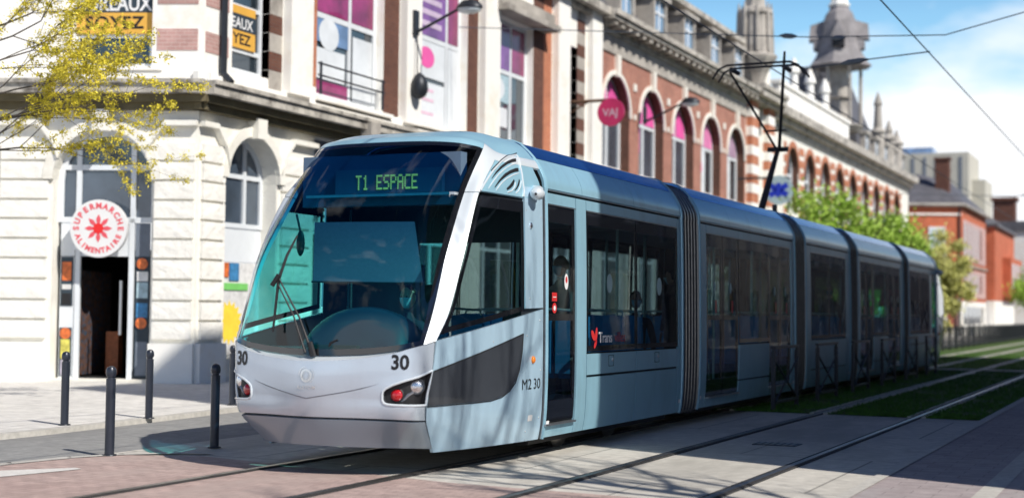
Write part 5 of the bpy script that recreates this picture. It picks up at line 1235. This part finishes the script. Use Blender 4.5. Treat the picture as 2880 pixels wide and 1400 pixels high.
for k, (px, py) in enumerate(((-8.6, 111.0), (-9.6, 118.0))): mb = MB(); mb.box(px-.5, px+.5, py-.4, py+.4, 10.4, 13.2-k*.2); mb.box(px-.6, px+.6, py-.5, py+.5, 13.2-k*.2, 13.35-k*.2); mb.build('chimney', 'brickdk', ob)
for z in (2.62, 5.2, 8.85): panel(ob, 'string_course', TO, 0, 6, z, z+.14, .02, 'stone2', .10)
mb = MB(); mb.tube([TO(.12, .12, .0), TO(.12, .12, 9.6)], .07, 6); mb.build('downpipe', 'iron', ob)
for k in range(5):
    for z0, z1 in ((5.6, 8.6), (2.9, 5.0)):
        for q in (0, 1): panel(ob, 'pane', TS, 1.0+k*2.3+q*.62, 1.48+k*2.3+q*.62, z0+.4, z1-.3, .082, 'pane', .01)
    panel(ob, 'shop_window', TS, 1.0+k*2.6, 2.9+k*2.6, .9, 2.2, .02, 'pane', .04)
o2 = thing('brick_house', 'lower orange brick house with projecting bay, right of the corner house', 'building', (-6, 132, 0))
mb = MB(); mb.box(-12, -6.3, 124, 140, 2.8, 8.9); mb.box(-6.3, -5.6, 130, 140, 3.2, 6.6); mb.build('wall', 'orangewall', o2)
mb = MB(); mb.box(-12, -6.32, 124.01, 140, 0, 2.8); mb.build('ground_floor_wall', 'stone2', o2)
mb = MB(); mb.box(-12.2, -6.0, 123.8, 140.2, 8.9, 9.15); mb.box(-12, -7.5, 124, 140, 9.15, 10.2); mb.build('roof', 'slate', o2)
for k in range(3): panel(o2, 'window', lambda s, d, z: V((-5.6+d, 130+s, z)), .9+k*3.1, 2.6+k*3.1, 4.0, 6.1, .01, 'frame', .05)
for k in range(3): panel(o2, 'pane', lambda s, d, z: V((-5.6+d, 130+s, z)), 1.1+k*3.1, 2.4+k*3.1, 4.2, 5.9, .07, 'pane', .01)
wh = thing('white_house', 'pale rendered house with dark chimney stack at the right edge', 'building', (-5, 150, 0))
mb = MB(); mb.box(-9, -4.9, 144, 170, 0, 9.6); mb.build('wall', 'stone2', wh)
mb = MB(); mb.box(-9.2, -4.6, 143.8, 170, 9.6, 10.6); mb.build('roof', 'slate', wh)
mb = MB(); mb.box(-8.6, -6.6, 144, 146, 10.6, 12.6); mb.box(-8.8, -6.4, 143.8, 146.2, 12.6, 12.9); mb.build('chimney', 'brickdk', wh)
for k in range(5):
    for z in (2, 5, 7.6): panel(wh, 'window', lambda s, d, z_: V((-4.9+d, 144+s, z_)), 1.5+k*4.5, 3+k*4.5, z-.6, z+1.1, .01, 'paleshut', .05)

# ---------------- building across the street (outside the frame: it throws the long shadow and fills the reflections)
xb = thing('street_building', 'tall brick building across the street from the arcade, outside the picture', 'building', (14, 28, 0))
def TX(s, d, z): return V((11-d, s, z))
XH = [(12.2+3.4*i, 13.9+3.4*i, 4.4+3.4*j, 6.6+3.4*j, False) for j in range(1) for i in range(10)]
HB = 22.1
for j in range(5):
    z0 = 4+3.6*j; z1 = z0+3.6 if j < 4 else HB
    mb = MB(); wall(mb, TX, 11, 46, z0, z1, [(12.2+3.4*i, 13.8+3.4*i, z0+.9, z0+2.9, False) for i in range(10)], .3); mb.build('upper_wall', 'dkwall', xb)
    for i in range(10): window(xb, TX, (12.2+3.4*i, 13.8+3.4*i, z0+.9, z0+2.9, False), -.25, muls=(13+3.4*i,), pane='pane')
mb = MB(); wall(mb, TX, 11, 46, 0, 4, [(11.8+4.2*i, 15.2+4.2*i, .3, 3.2, False) for i in range(8)], .4); mb.quad(V((11, 11, 0)), V((22, 11, 0)), V((22, 11, HB)), V((11, 11, HB))); mb.quad(V((11, 46, 0)), V((22, 46, 0)), V((22, 46, HB)), V((11, 46, HB))); mb.quad(V((22, 11, 0)), V((22, 46, 0)), V((22, 46, HB)), V((22, 11, HB))); mb.build('wall', 'dkwall', xb)
for i in range(8): window(xb, TX, (11.8+4.2*i, 15.2+4.2*i, .3, 3.2, False), -.35, muls=(13.5+4.2*i,), pane='pane')
mb = MB(); mb.poly([V((10.999, 10.999, HB)), V((22, 10.999, HB)), V((22, 46, HB)), V((10.999, 46, HB))]); mb.build('roof', 'slate', xb)

# lower houses farther along that side of the street (seen only as reflections)
for i, (y0, y1, hh, m_) in enumerate(((46.2, 60, 9.5, 'dkwall'), (60.2, 78, 11, 'greystone'), (78.2, 100, 9, 'dkwall'), (100.2, 140, 10, 'dkwall'))):
    t = thing('street_house', ['low dark brick house after the tall building, outside the picture', 'grey rendered house opposite the arcade, outside the picture', 'dark brick house opposite the arcade, outside the picture', 'long brick house far down the street, outside the picture'][i], 'building', (18, (y0+y1)/2, 0))
    TH = lambda s, d, z: V((14-d, s, z)); n = int((y1-y0)/3.4); hs = [(y0+1+3.4*k, y0+2.7+3.4*k) for k in range(n)]
    mb = MB(); wall(mb, TH, y0, y1, 0, 4.2, [(a_, b_, .4, 3, False) for a_, b_ in hs], .3); wall(mb, TH, y0, y1, 4.2, hh, [(a_, b_, 5, 7.2, False) for a_, b_ in hs], .3)
    mb.quad(V((14, y0, 0)), V((24, y0, 0)), V((24, y0, hh)), V((14, y0, hh))); mb.quad(V((14, y1, 0)), V((24, y1, 0)), V((24, y1, hh)), V((14, y1, hh))); mb.build('wall', m_, t)
    for a_, b_ in hs:
        for z0, z1 in ((.4, 3), (5, 7.2)): window(t, TH, (a_, b_, z0, z1, False), -.25, pane='pane')
    mb = MB(); mb.quad(V((13.8, y0, hh)), V((13.8, y1, hh)), V((19, y1, hh+3)), V((19, y0, hh+3))); mb.quad(V((24, y0, hh)), V((24, y1, hh)), V((19, y1, hh+3)), V((19, y0, hh+3))); mb.build('roof', 'slate', t)
# ================================================================== STREET FURNITURE
def bollard_mesh(lab, x, y, z):
    t = thing('bollard', lab, 'bollard', (x, y, z), 'bollards along the kerb')
    mb = MB(); mb.lathe([(.048, 0), (.048, .77), (.036, .775), (.036, .79), (.047, .795), (.047, .80)], (x, y, z), 18); mb.build('post', 'bollard', t, smooth=True)
    mb = MB(); mb.lathe([(.047, .80), (.053, .825), (.050, .86), (.036, .885), (.01, .897), (.001, .898)], (x, y, z), 18); mb.build('cap', 'bollard', t, smooth=True)
    mb = MB(); mb.lathe([(.075, 0), (.07, .012), (.05, .016)], (x, y, z+.001), 16); mb.build('foot', 'iron', t)
bollard_mesh('dark bollard on the pavement left of the shop doorway', -5.27, 13.65, .045)
bollard_mesh('dark bollard at the near road edge in front of the shop doorway', -2.7, 11.45, 0)
bollard_mesh('dark bollard on the pavement right of the shop doorway', -5.12, 15.05, .045)
bollard_mesh('near black bollard in the tram shadow just left of the tram nose', -2.31, 12.66, 0)
bollard_mesh('half hidden bollard on the pavement under the sun poster', -5.75, 17.75, .045)
names6 = ['steel cross braced barrier nearest the camera, by the second tram door', 'cross braced barrier second from the camera, by the middle joint of the tram', 'cross braced barrier third from the camera, before the fourth tram section',
          'cross braced barrier fourth from the camera, beside the fourth tram section', 'cross braced barrier fifth from the camera, before the rear tram section', 'cross braced barrier farthest from the camera, beside the tail of the tram']
for k in range(6):
    y = 21.75+3.02*k; x = 1.43; t = thing('barrier', names6[k], 'barrier', (x, y+.75, 0), 'barriers between the two tracks')
    L = 1.5
    for yy in (y, y+L): mb = MB(); mb.box(x-.03, x+.03, yy-.03, yy+.03, 0, .92 if yy == y else .92); mb.build('post', 'bollard', t)
    mb = MB(); mb.box(x-.032, x+.032, y-.04, y+L+.04, .955, 1.0); mb.box(x-.02, x+.02, y-.02, y+.02, .9, .96); mb.box(x-.02, x+.02, y+L-.02, y+L+.02, .9, .96); mb.build('top_rail', 'bollard', t)
    mb = MB(); mb.tube([(x, y+.03, .80), (x, y+L-.03, .16)], .018, 6); mb.tube([(x+.03, y+.03, .16), (x+.03, y+L-.03, .80)], .018, 6); mb.build('cross_brace', 'bollard', t)
    mb = MB(); mb.box(x-.02, x+.02, y+.031, y+L-.031, .11, .15); mb.build('bottom_rail', 'bollard', t)
for k in range(30):
    y = 46+2.15*k; x = -1.9
    t = thing('picket_fence', 'dark picket fence panel along the turf beyond the tram', 'fence', (x, y+1, 0), 'picket fence panels along the turf')
    mb = MB(); mb.box(x-.03, x+.03, y-.03, y+.03, 0, 1.1); mb.build('post', 'iron', t)
    mb = MB(); mb.box(x-.02, x+.02, y+.03, y+2.1, .95, 1.0); mb.box(x-.02, x+.02, y+.03, y+2.1, .15, .2)
    for i in range(1, 7): mb.box(x-.014, x+.014, y+i*.30-.014, y+i*.30+.014, .05, 1.02)
    mb.build('pickets', 'iron', t)
# wall lamps
def wall_lamp(lab, y, z, L, rise):
    t = thing('wall_lamp', lab, 'street lamp', (-9.78, y, z), 'lamps on arms fixed to the facades'); x = -9.78
    mb = MB(); mb.box(x, x+.08, y-.10, y+.10, z-.35, z+.25); mb.build('wall_plate', 'iron', t)
    mb = MB(); mb.tube([(x+.05, y, z-.28), (x+.5, y, z-.10), (x+L-.25, y, z+rise)], [.045, .04, .035], 8); mb.build('arm', 'iron', t, smooth=True)
    mb = MB(); mb.lathe([(.03, .20), (.14, .17), (.22, .06), (.23, .0)], (x+L, y, z+rise-.02), 16, sx=1.5); mb.build('hood', 'iron', t, smooth=True)
    mb = MB(); mb.lathe([(.21, .0), (.19, -.07), (.08, -.12), (.01, -.13)], (x+L, y, z+rise-.03), 16, sx=1.5); mb.build('glass_bowl', 'lampglass', t, smooth=True)
wall_lamp('street lamp on a wall arm above the purple and white window', 30.55, 8.55, 1.5, .22)
wall_lamp('street lamp on a wall arm in front of the brick arches', 47.3, 8.45, 1.7, .32)
bl = thing('wall_bell', 'dark rounded bell hanging on a cable beside the white window', 'bell', (-9.6, 30.5, 6.9))
mb = MB(); mb.lathe([(.02, .32), (.12, .25), (.2, .08), (.22, -.1), (.16, -.25), (.05, -.32)], (-9.62, 30.55, 6.95), 14); mb.build('bell_body', 'iron', bl, smooth=True)
mb = MB(); mb.tube([(-9.68, 30.55, 7.2), (-9.7, 30.55, 8.2)], .014, 5); mb.build('cable', 'iron', bl)
sg2 = thing('hanging_sign', 'round crimson sign hanging from a bracket in front of the first brick arch', 'sign', (-8.7, 41, 7.6))
mb = MB(); Ts = lambda s, d, z: V((-8.55+s, 40.9-d, z)); disc(mb, Ts, 0, 7.6, .43, 0, .1); mb.build('disc', 'signpink', sg2)
mb = MB(); mb.tube([(-9.98, 40.85, 7.98), (-8.45, 40.85, 7.98)], .05, 8); mb.tube([(-9.98, 40.85, 7.6), (-9.3, 40.85, 7.96)], .025, 6); mb.build('bracket', pm('rusty bracket', (.13, .07, .04), .8), sg2)
mb = MB(); put_text(mb, 'VAJ', lambda p, q: Ts(p, .106, 7.58+q), size=.33, off=.006); mb.build('lettering', pm('pale lettering', (.62, .42, .52), .5), sg2)
sg3 = thing('blue_cross_sign', 'white round sign with a blue cross, hanging beyond the pantograph', 'sign', (-8.2, 60, 6.7))
Tb = lambda s, d, z: V((-8.15+s, 59.9-d, z))
mb = MB(); disc(mb, Tb, 0, 6.75, .62, 0, .1); mb.build('disc', 'p_lb', sg3)
mb = MB()
for k in range(3):
    t = math.radians(90+60*k); ct, st = math.cos(t), math.sin(t)
    mb.poly([Tb(p*ct-q*st, .106, 6.75+p*st+q*ct) for p, q in ((-.45, -.12), (.45, -.12), (.45, .12), (-.45, .12))]) if k != 0 else mb.poly([Tb(p*ct-q*st, .108, 6.75+p*st+q*ct) for p, q in ((-.3, -.1), (.3, -.1), (.3, .1), (-.3, .1))])
mb.build('blue_cross', pm('cross blue', (.01, .04, .55), .4), sg3)
mb = MB(); mb.tube([(-9.98, 59.96, 7.3), (-7.8, 59.96, 7.3)], .05, 6); mb.build('bracket', 'iron', sg3)
dc = thing('drain_cover', 'small dark drain cover set in the trackbed by the empty track', 'drain cover', (2.9, 16.4, 0))
mb = MB(); mb.box(2.62, 3.12, 16.15, 16.5, -.004, .004); mb.build('cover', 'iron', dc)
mb = MB()
for k in range(6): mb.box(2.66+k*.075, 2.70+k*.075, 16.2, 16.45, .0045, .0075)
mb.build('grille', 'steel', dc)
# overhead wires
def wire(lab, pts, rad=.012, ins=()):
    t = thing('overhead_wire', lab, 'wire', tuple(pts[0]))
    mb = MB(); mb.tube(pts, rad, 5); mb.build('cable', 'wire', t)
    for p, q in ins:
        mb = MB(); mb.tube([p, V(p).lerp(V(q), .3), V(p).lerp(V(q), .7), q], [.02, .055, .055, .02], 8); mb.build('insulator', 'wire', t, smooth=True)
wire('contact wire over the empty track, running out of the top of the picture', [(3.0, -10, 6.32), (3.0, 20, 6.30), (3.0, 45, 6.32), (3.0, 80, 6.3), (3.0, 160, 6.3)], .012)
wire('contact wire over the tram touching its pantograph', [(0, -10, 6.24), (0, 26, 6.24), (0, 60, 6.24), (0, 160, 6.24)], .012)
wire('span wire from the facade to the contact wire by the bell roofed turret', [(-9.9, 33.2, 8.9), (0, 29.9, 7.35), (3.0, 28.9, 7.0), (11, 26.5, 8.3)], .012, [((-.6, 30.1, 7.46), (-.2, 29.97, 7.39)), ((.6, 29.7, 7.25), (.9, 29.6, 7.22))])
wire('short span wire carrying the contact wire right of the turret', [(0.3, 28.6, 6.45), (1.6, 27.9, 6.43), (3.0, 26.9, 6.33)], .013, [((1.1, 28.2, 6.44), (1.7, 27.85, 6.43))])
wire('distant span wire over the orange corner house', [(-9.9, 84, 8.6), (0, 74, 7.4), (3, 71, 7.3), (11, 63, 8.2)], .018, [((.4, 73.6, 7.42), (1.1, 72.9, 7.38))])
tr_ = thing('signal_post', 'slim dark post with small sign in front of the orange house', 'post', (-5.2, 92, 0))
mb = MB(); mb.tube([(-5.2, 92, 0), (-5.2, 92, 4.0)], .07, 8); mb.build('pole', 'iron', tr_)
mb = MB(); mb.box(-5.45, -4.95, 91.85, 91.95, 3.2, 4.1); mb.build('sign_plate', 'iron', tr_)

# ================================================================== TREES
def leaf_card(mb, p, sz, rn):
    n = V((rn.gauss(0, 1), rn.gauss(0, 1), rn.gauss(0, 1)+.6)).normalized(); a_ = n.orthogonal().normalized(); a_ = Matrix.Rotation(rn.uniform(0, 6.28), 3, n) @ a_; b_ = n.cross(a_)
    s1, s2 = sz*rn.uniform(.6, 1.3), sz*rn.uniform(.4, .9)
    mb.add([p-a_*s1, p-b_*s2*.6-a_*s1*.2, p+a_*s1, p+b_*s2*.6+a_*s1*.1], [(0, 1, 2, 3)])
def branch(mb, p, d, L, r_, depth, rn, tips, up=.12, spread=.75):
    n = 4; pts = [p]; R = [r_]; q = p.copy(); dd = d.copy()
    for i in range(n):
        dd = (dd+V((rn.uniform(-.22, .22), rn.uniform(-.22, .22), rn.uniform(-.12, .22)+up*.5))).normalized(); q = q+dd*(L/n); pts.append(q.copy()); R.append(r_*(1-.5*(i+1)/n))
        if depth > 0 and i >= 1 or depth > 2:
            for _ in range(1 if i < n-1 else 2):
                ax = V((rn.gauss(0, 1), rn.gauss(0, 1), rn.gauss(0, .5))).normalized(); nd = (dd+ax*spread+V((0, 0, up))).normalized()
                branch(mb, q.copy(), nd, L*rn.uniform(.55, .75), R[-1]*.72, depth-1, rn, tips, up, spread)
        if depth <= 1: tips.append(q.copy())
    mb.tube(pts, R, 5 if depth < 2 else 8, cap=False)
def crown_tree(lab, x, y, h, cr_, leafm, seed, cz=.62, n=4200, lsz=.09, group=None, name='leafy_tree'):
    rn = random.Random(seed); t = thing(name, lab, 'tree', (x, y, 0), group)
    mb = MB(); tips = []
    mb.tube([(x, y, 0), (x+.03, y, h*.2), (x-.02, y+.02, h*.42)], [.14, .11, .10], 10)
    for k in range(7):
        a_ = 2*PI*k/7+rn.uniform(-.3, .3); branch(mb, V((x-.02, y+.02, h*.34+.03*k*h*.4)), V((math.cos(a_), math.sin(a_), 1.1)).normalized(), cr_*.9, .05, 2, rn, tips, .2)
    mb.build('trunk', 'bark', t, smooth=True)
    mb = MB(); c = V((x, y, h*cz)); cl = []
    for k in range(46):
        v_ = V((rn.gauss(0, 1), rn.gauss(0, 1), rn.gauss(0, 1))).normalized()*rn.uniform(.35, 1.0); cl.append((c+V((v_.x*cr_, v_.y*cr_, v_.z*h*(1-cz)*1.02)), rn.uniform(.22, .42)*cr_*.9))
    for i in range(n):
        cc, rr = cl[rn.randrange(len(cl))]
        p = cc+V((rn.gauss(0, .5), rn.gauss(0, .5), rn.gauss(0, .42)))*rr
        leaf_card(mb, p, lsz, rn)
    mb.build('crown', leafm, t)
G3 = 'young trees along the pavement beyond the tram'
crown_tree('small fresh green tree above the roof of the second tram section', -5.7, 50.5, 4.6, 1.9, 'leafg', 1, group=G3, n=9000, lsz=.12)
crown_tree('full fresh green tree above the roof of the middle tram section', -5.6, 57.5, 6.4, 2.3, 'leafg', 2, group=G3, n=12000, lsz=.12)
crown_tree('fresh green tree above the roof of the fourth tram section', -5.5, 64.5, 6.2, 2.3, 'leafg', 3, group=G3, n=12000, lsz=.12)
crown_tree('fresh green tree above the roof of the rear tram section', -5.4, 71.5, 5.8, 2.2, 'leafg', 4, group=G3, n=12000, lsz=.12)
crown_tree('pale yellow green tree right behind the tail of the tram', -4.9, 84, 6.3, 1.7, 'leafp', 5, group=None, n=12000, cz=.55, lsz=.13)
crown_tree('green tree at the right edge in front of the white house', -1.2, 112, 5.2, 2.6, 'leafg', 6, n=9000, lsz=.16)
# blossoming branches that hang into the top left of the picture
rn = random.Random(11)
bt = thing('blossoming_tree', 'tree outside the frame whose yellow green blossoming branches hang in at top left', 'tree', (-9.25, 15.0, 0))
mb = MB(); tips = []
tx, ty = -9.25, 15.0
mb.tube([(tx, ty, .04), (tx+.05, ty, 1.6), (tx, ty+.05, 3.4), (tx+.02, ty, 5.4)], [.17, .14, .12, .08], 10)
for (z, dx, dy, dz, L) in ((3.3, .55, .6, .25, 1.7), (3.9, .95, .40, .22, 2.0), (4.4, .85, .62, .12, 1.8), (4.9, .95, .35, .20, 1.9), (4.6, 1.0, .15, .10, 1.9), (5.2, .9, .55, .28, 1.6), (3.6, .90, .5, .1, 1.8), (3.9, -.8, .3, .4, 1.8), (4.6, -.3, -.8, .5, 1.8), (5.2, -.6, .6, .6, 1.6), (4.1, 0.9, .55, .0, 1.9)):
    branch(mb, V((tx, ty, z)), V((dx, dy, dz)).normalized(), L, .019, 2, rn, tips, -.01, .62)
mb.build('trunk', 'bark', bt, smooth=True)
mb = MB()
for p in tips:
    if rn.random() < .2: continue
    pr_ = rn.uniform(.03, .06)
    for k in range(rn.randint(34, 60)): leaf_card(mb, p+V((rn.gauss(0, pr_), rn.gauss(0, pr_), rn.gauss(0, pr_*.8))), .026, rn)
mb.build('blossom', 'leafy', bt)
print('tips', len(tips))
# bare street trees beside the camera (they throw the branch shadows)
for i, (x, y, sd, lab) in enumerate(((9.3, 9.0, 21, 'bare street tree beside the camera, outside the picture'), (10.6, 4.6, 22, 'bare street tree behind the camera, outside the picture'))):
    rn = random.Random(sd); t = thing('bare_tree', lab, 'tree', (x, y, 0)); mb = MB(); tips = []
    mb.tube([(x, y, 0), (x+.05, y, 2.5), (x, y+.03, 5.2), (x+.05, y, 8.6)], [.16, .13, .10, .06], 10)
    for k in range(13):
        a_ = 2*PI*k/9*1.7; branch(mb, V((x, y, 4.0+.36*k)), V((math.cos(a_), math.sin(a_), 1.0)).normalized(), 2.2-.08*k, .05, 2, rn, tips, .22, .6)
    mb.build('trunk', 'bark', t, smooth=True)

# ================================================================== PEOPLE IN THE TRAM
def skin_obj(name, nodes, edges, mat, parent, sub=2):
    "nodes {key:(pos, radius)}"
    keys = list(nodes); me = bpy.data.meshes.new(name); me.from_pydata([nodes[k][0] for k in keys], [(keys.index(a_), keys.index(b_)) for a_, b_ in edges], [])
    o = bpy.data.objects.new(name, me); COL.objects.link(o)
    m = o.modifiers.new('skin', 'SKIN'); m.use_smooth_shade = True
    o.modifiers.new('sub', 'SUBSURF').levels = sub; o.modifiers['sub'].render_levels = sub
    if not me.skin_vertices: 
        bm = bmesh.new(); bm.from_mesh(me); bm.verts.layers.skin.verify(); bm.to_mesh(me); bm.free()
    for i, k in enumerate(keys):
        sv = me.skin_vertices[0].data[i]; r_ = nodes[k][1]; sv.radius = r_ if isinstance(r_, tuple) else (r_, r_); sv.use_root = (i == 0)
    bpy.context.view_layer.update(); dg = bpy.context.evaluated_depsgraph_get(); me2 = bpy.data.meshes.new_from_object(o.evaluated_get(dg))
    me2.name = name; bpy.data.objects.remove(o); o2_ = bpy.data.objects.new(name, me2); COL.objects.link(o2_); me2.materials.clear(); me2.materials.append(mat); o2_.parent = parent
    return o2_
M['skin'] = pm('skin', (.50, .30, .22), .6, 0, .06, 20)
M['hair'] = pm('dark hair', (.02, .015, .012), .6, 0, .3, 60); M['hairb'] = pm('blond hair', (.35, .24, .12), .6, 0, .3, 60)
M['coat'] = pm('dark coat', (.03, .035, .05), .8, 0, .2, 8); M['coat2'] = pm('grey jacket', (.20, .18, .17), .8, 0, .3, 12); M['jean'] = pm('dark jeans', (.03, .05, .10), .8, 0, .2, 12)
M['mask'] = pm('blue face mask', (.35, .62, .75), .7, 0, .06, 20); M['shoe'] = pm('pale shoes', (.6, .6, .62), .6)
def person(lab, x, y, zf, face, seated, coat, hair, mask):
    "zf: floor height, face: heading angle in radians (direction looked at)"
    t = thing('person', lab, 'person', (x, y, zf)); t.rotation_euler = (0, 0, face-PI/2)      # modelled looking along +y
    hip = .52 if seated else .92; N = {}
    sh = hip+.50; N['pel'] = ((0, 0, hip), (.15, .11)); N['wst'] = ((0, 0, hip+.16), (.135, .10)); N['ch'] = ((0, .01, hip+.36), (.165, .115)); N['nk0'] = ((0, -.005, sh+.02), (.075, .07)); N['nk'] = ((0, .005, sh+.10), (.052, .055))
    E = [('pel', 'wst'), ('wst', 'ch'), ('ch', 'nk0'), ('nk0', 'nk')]
    for s, n_ in ((-1, 'l'), (1, 'r')):
        N[n_+'s'] = ((s*.17, 0, sh-.03), .062); N[n_+'e'] = ((s*.23, .03 if not seated else .06, sh-.30), .045); N[n_+'w'] = ((s*.20, .22, sh-.42) if seated else (s*.22, .08, sh-.56), .030)
        E += [('ch', n_+'s'), (n_+'s', n_+'e'), (n_+'e', n_+'w')]
        N[n_+'h'] = ((s*.09, .02, hip-.02), .085)
        N[n_+'k'] = ((s*.10, .42, hip+.02) if seated else (s*.10, .02, hip-.44), .058); N[n_+'a'] = ((s*.10, .44, .09) if seated else (s*.10, 0, .09), .038)
        E += [('pel', n_+'h'), (n_+'h', n_+'k'), (n_+'k', n_+'a')]
    skin_obj('body', N, E, M[coat], t)
    hz = sh+.235
    mb = MB()
    def hf(u_, v_):
        th, ph = 2*PI*u_, PI*v_; nx, ny, nz_ = math.sin(ph)*math.cos(th), math.sin(ph)*math.sin(th), math.cos(ph)
        w_ = .074*(1-.18*max(0, -nz_)); d_ = .094; p = V((nx*w_, ny*d_, nz_*.118))
        if ny > 0:
            p.y += .022*math.exp(-((nx/.18)**2+((nz_+.12)/.16)**2)); p.y -= .012*(math.exp(-(((abs(nx)-.42)/.16)**2+((nz_-.06)/.10)**2))); p.y += .006*math.exp(-((nx/.3)**2+((nz_+.45)/.07)**2))
        return p+V((0, .01, hz))
    mb.grid(hf, 32, 24)
    for s in (-1, 1): mb.sphere((s*.075, 0, hz-.005), .028, 8, 6, (.3, .7, 1.1))
    mb.v = [v_+V((x, y, zf)) for v_ in mb.v]; mb.build('head', 'skin', t, smooth=True)
    mb = MB()
    for s in (-1, 1): mb.sphere((s*.031+x, .093+y, hz+.008+zf), .009, 8, 6)
    mb.build('eye', 'black', t)
    mb = MB(); mb.grid(lambda u_, v_: hf(u_, v_*.62)*1.0+V((0, -.012-.02*(v_ > .5), .010))+(V((0, -.03*v_, 0)) if math.sin(2*PI*u_) > 0 and v_ > .55 else V((0, 0, 0))), 32, 12)
    mb.v = [V((v_.x*1.06+x, (v_.y if v_.y < .05 or v_.z > hz+.05 else .05)+y, v_.z+zf)) for v_ in mb.v]; mb.build('hair', hair, t, smooth=True)
    if mask:
        mb = MB(); mb.grid(lambda u_, v_: (lambda p: V((p.x*1.04, p.y+.008, p.z)))(hf(.08+.34*u_, .50+.34*v_)), 14, 8); mb.v = [v_+V((x, y, zf)) for v_ in mb.v]; mb.build('face_mask', 'mask', t, smooth=True)
    for s in (-1, 1):   # hands with five fingers
        w0_ = V(N['l' if s < 0 else 'r'] [0]) if False else V(N[('l' if s < 0 else 'r')+'w'][0]); d = V((0, .8, -.6)).normalized() if seated else V((0, .15, -1)).normalized()
        H = {'w': (tuple(w0_), .027), 'p': (tuple(w0_+d*.045), (.034, .018)), 'q': (tuple(w0_+d*.08), (.036, .016))}; EE = [('w', 'p'), ('p', 'q')]
        for i, L in enumerate((.065, .078, .072, .055)):
            o_ = V((s*(-.028+.019*i), 0, 0)); b_ = w0_+d*.085+o_; H['f%da' % i] = (tuple(b_), .009); H['f%db' % i] = (tuple(b_+d*L*.55+V((0, .004, -.006))), .0085); H['f%dc' % i] = (tuple(b_+d*L*.9+V((0, -.006, -.018))), .007)
            EE += [('q', 'f%da' % i), ('f%da' % i, 'f%db' % i), ('f%db' % i, 'f%dc' % i)]
        H['t0'] = (tuple(w0_+d*.045+V((-s*.035, 0, .0))), .011); H['t1'] = (tuple(w0_+d*.085+V((-s*.052, .004, 0))), .009); EE += [('p', 't0'), ('t0', 't1')]
        skin_obj('hand', H, EE, M['skin'], t, 1)
        k_ = N[('l' if s < 0 else 'r')+'a'][0]; mb = MB(); mb.grid(lambda u_, v_: V((k_[0]+.045*math.cos(2*PI*u_)*math.sin(PI*v_)**.6, k_[1]+.05-.13*math.cos(PI*v_), .045+.045*math.sin(2*PI*u_)*math.sin(PI*v_)**.6)), 12, 10)
        mb.v = [v_+V((x, y, zf)) for v_ in mb.v]; mb.build('shoe', 'shoe', t, smooth=True)
    return t
person('driver in dark clothes seated behind the windscreen under the blind', .12, 12.5, .36, -PI/2, True, 'coat', 'hair', True)
person('passenger in patterned grey jacket and blue mask standing behind the front door', .62, 15.2, .36, -PI/2-.3, False, 'coat2', 'hairb', True)
person('passenger in dark coat and blue mask seated by the second window pane', .62, 17.75, .40, -PI/2+.5, True, 'coat', 'hair', True)
person('passenger in dark coat standing inside the second section doorway', .3, 20.2, .36, PI, False, 'coat', 'hair', True)
person('passenger in grey jacket standing in the fourth section', .2, 31.4, .36, -PI/2, False, 'coat2', 'hair', True)

# ------------------------------------------------------------------ separate pieces become parts of their own
def clusters(me):
    n = len(me.vertices); par = list(range(n))
    def fd(i):
        while par[i] != i: par[i] = par[par[i]]; i = par[i]
        return i
    for e in me.edges:
        a_, b_ = fd(e.vertices[0]), fd(e.vertices[1])
        if a_ != b_: par[a_] = b_
    isl = {}
    for i in range(n): isl.setdefault(fd(i), []).append(i)
    K = list(isl.values())
    if len(K) > 400 or len(K) < 2: return None
    bb = []
    for L in K:
        c = [me.vertices[i].co for i in L]; bb.append(([min(p[k] for p in c) for k in range(3)], [max(p[k] for p in c) for k in range(3)]))
    q = list(range(len(K)))
    def fq(i):
        while q[i] != i: i = q[i]
        return i
    for i in range(len(K)):
        for j in range(i):
            if fq(i) == fq(j): continue
            gap = math.sqrt(sum(max(0, bb[i][0][k]-bb[j][1][k], bb[j][0][k]-bb[i][1][k])**2 for k in range(3)))
            big = max(max(b_[1][k]-b_[0][k] for k in range(3)) for b_ in (bb[i], bb[j]))
            if gap < max(.02, min(.5*big, .3)): q[fq(i)] = fq(j)
    G = {}
    for i in range(len(K)): G.setdefault(fq(i), []).extend(K[i])
    return list(G.values()) if len(G) > 1 else None
SKIP = ('grass', 'crown', 'blossom', 'trunk', 'lettering', 'pickets', 'body', 'hand', 'hair', 'window', 'frame', 'wall', 'print', 'eye', 'stock', 'panel', 'border', 'pane')
for o in [x for x in bpy.data.objects if x.type == 'MESH' and x.parent]:
    nm = o.name.split('.')[0]
    if any(k in nm for k in SKIP) or len(o.data.vertices) > 30000 or o.data.users > 1 or len(o.children): continue
    G = clusters(o.data)
    if not G or len(G) > 60: continue
    me = o.data; of = {}
    for gi, L in enumerate(G):
        for i in L: of[i] = gi
    F = [[] for _ in G]; 
    for p in me.polygons: F[of[p.vertices[0]]].append(p)
    sm = len(me.polygons) and me.polygons[0].use_smooth
    for gi, L in enumerate(G):
        ix = {v_: k for k, v_ in enumerate(L)}; m2 = bpy.data.meshes.new(nm); m2.from_pydata([tuple(me.vertices[i].co) for i in L], [], [tuple(ix[v_] for v_ in p.vertices) for p in F[gi]])
        m2.materials.append(me.materials[0]); m2.polygons.foreach_set('use_smooth', [bool(sm)]*len(m2.polygons))
        if sm: m2.set_sharp_from_angle(angle=math.radians(32))
        if gi == 0: o.data = m2
        else: c = o.copy(); c.data = m2; COL.objects.link(c)
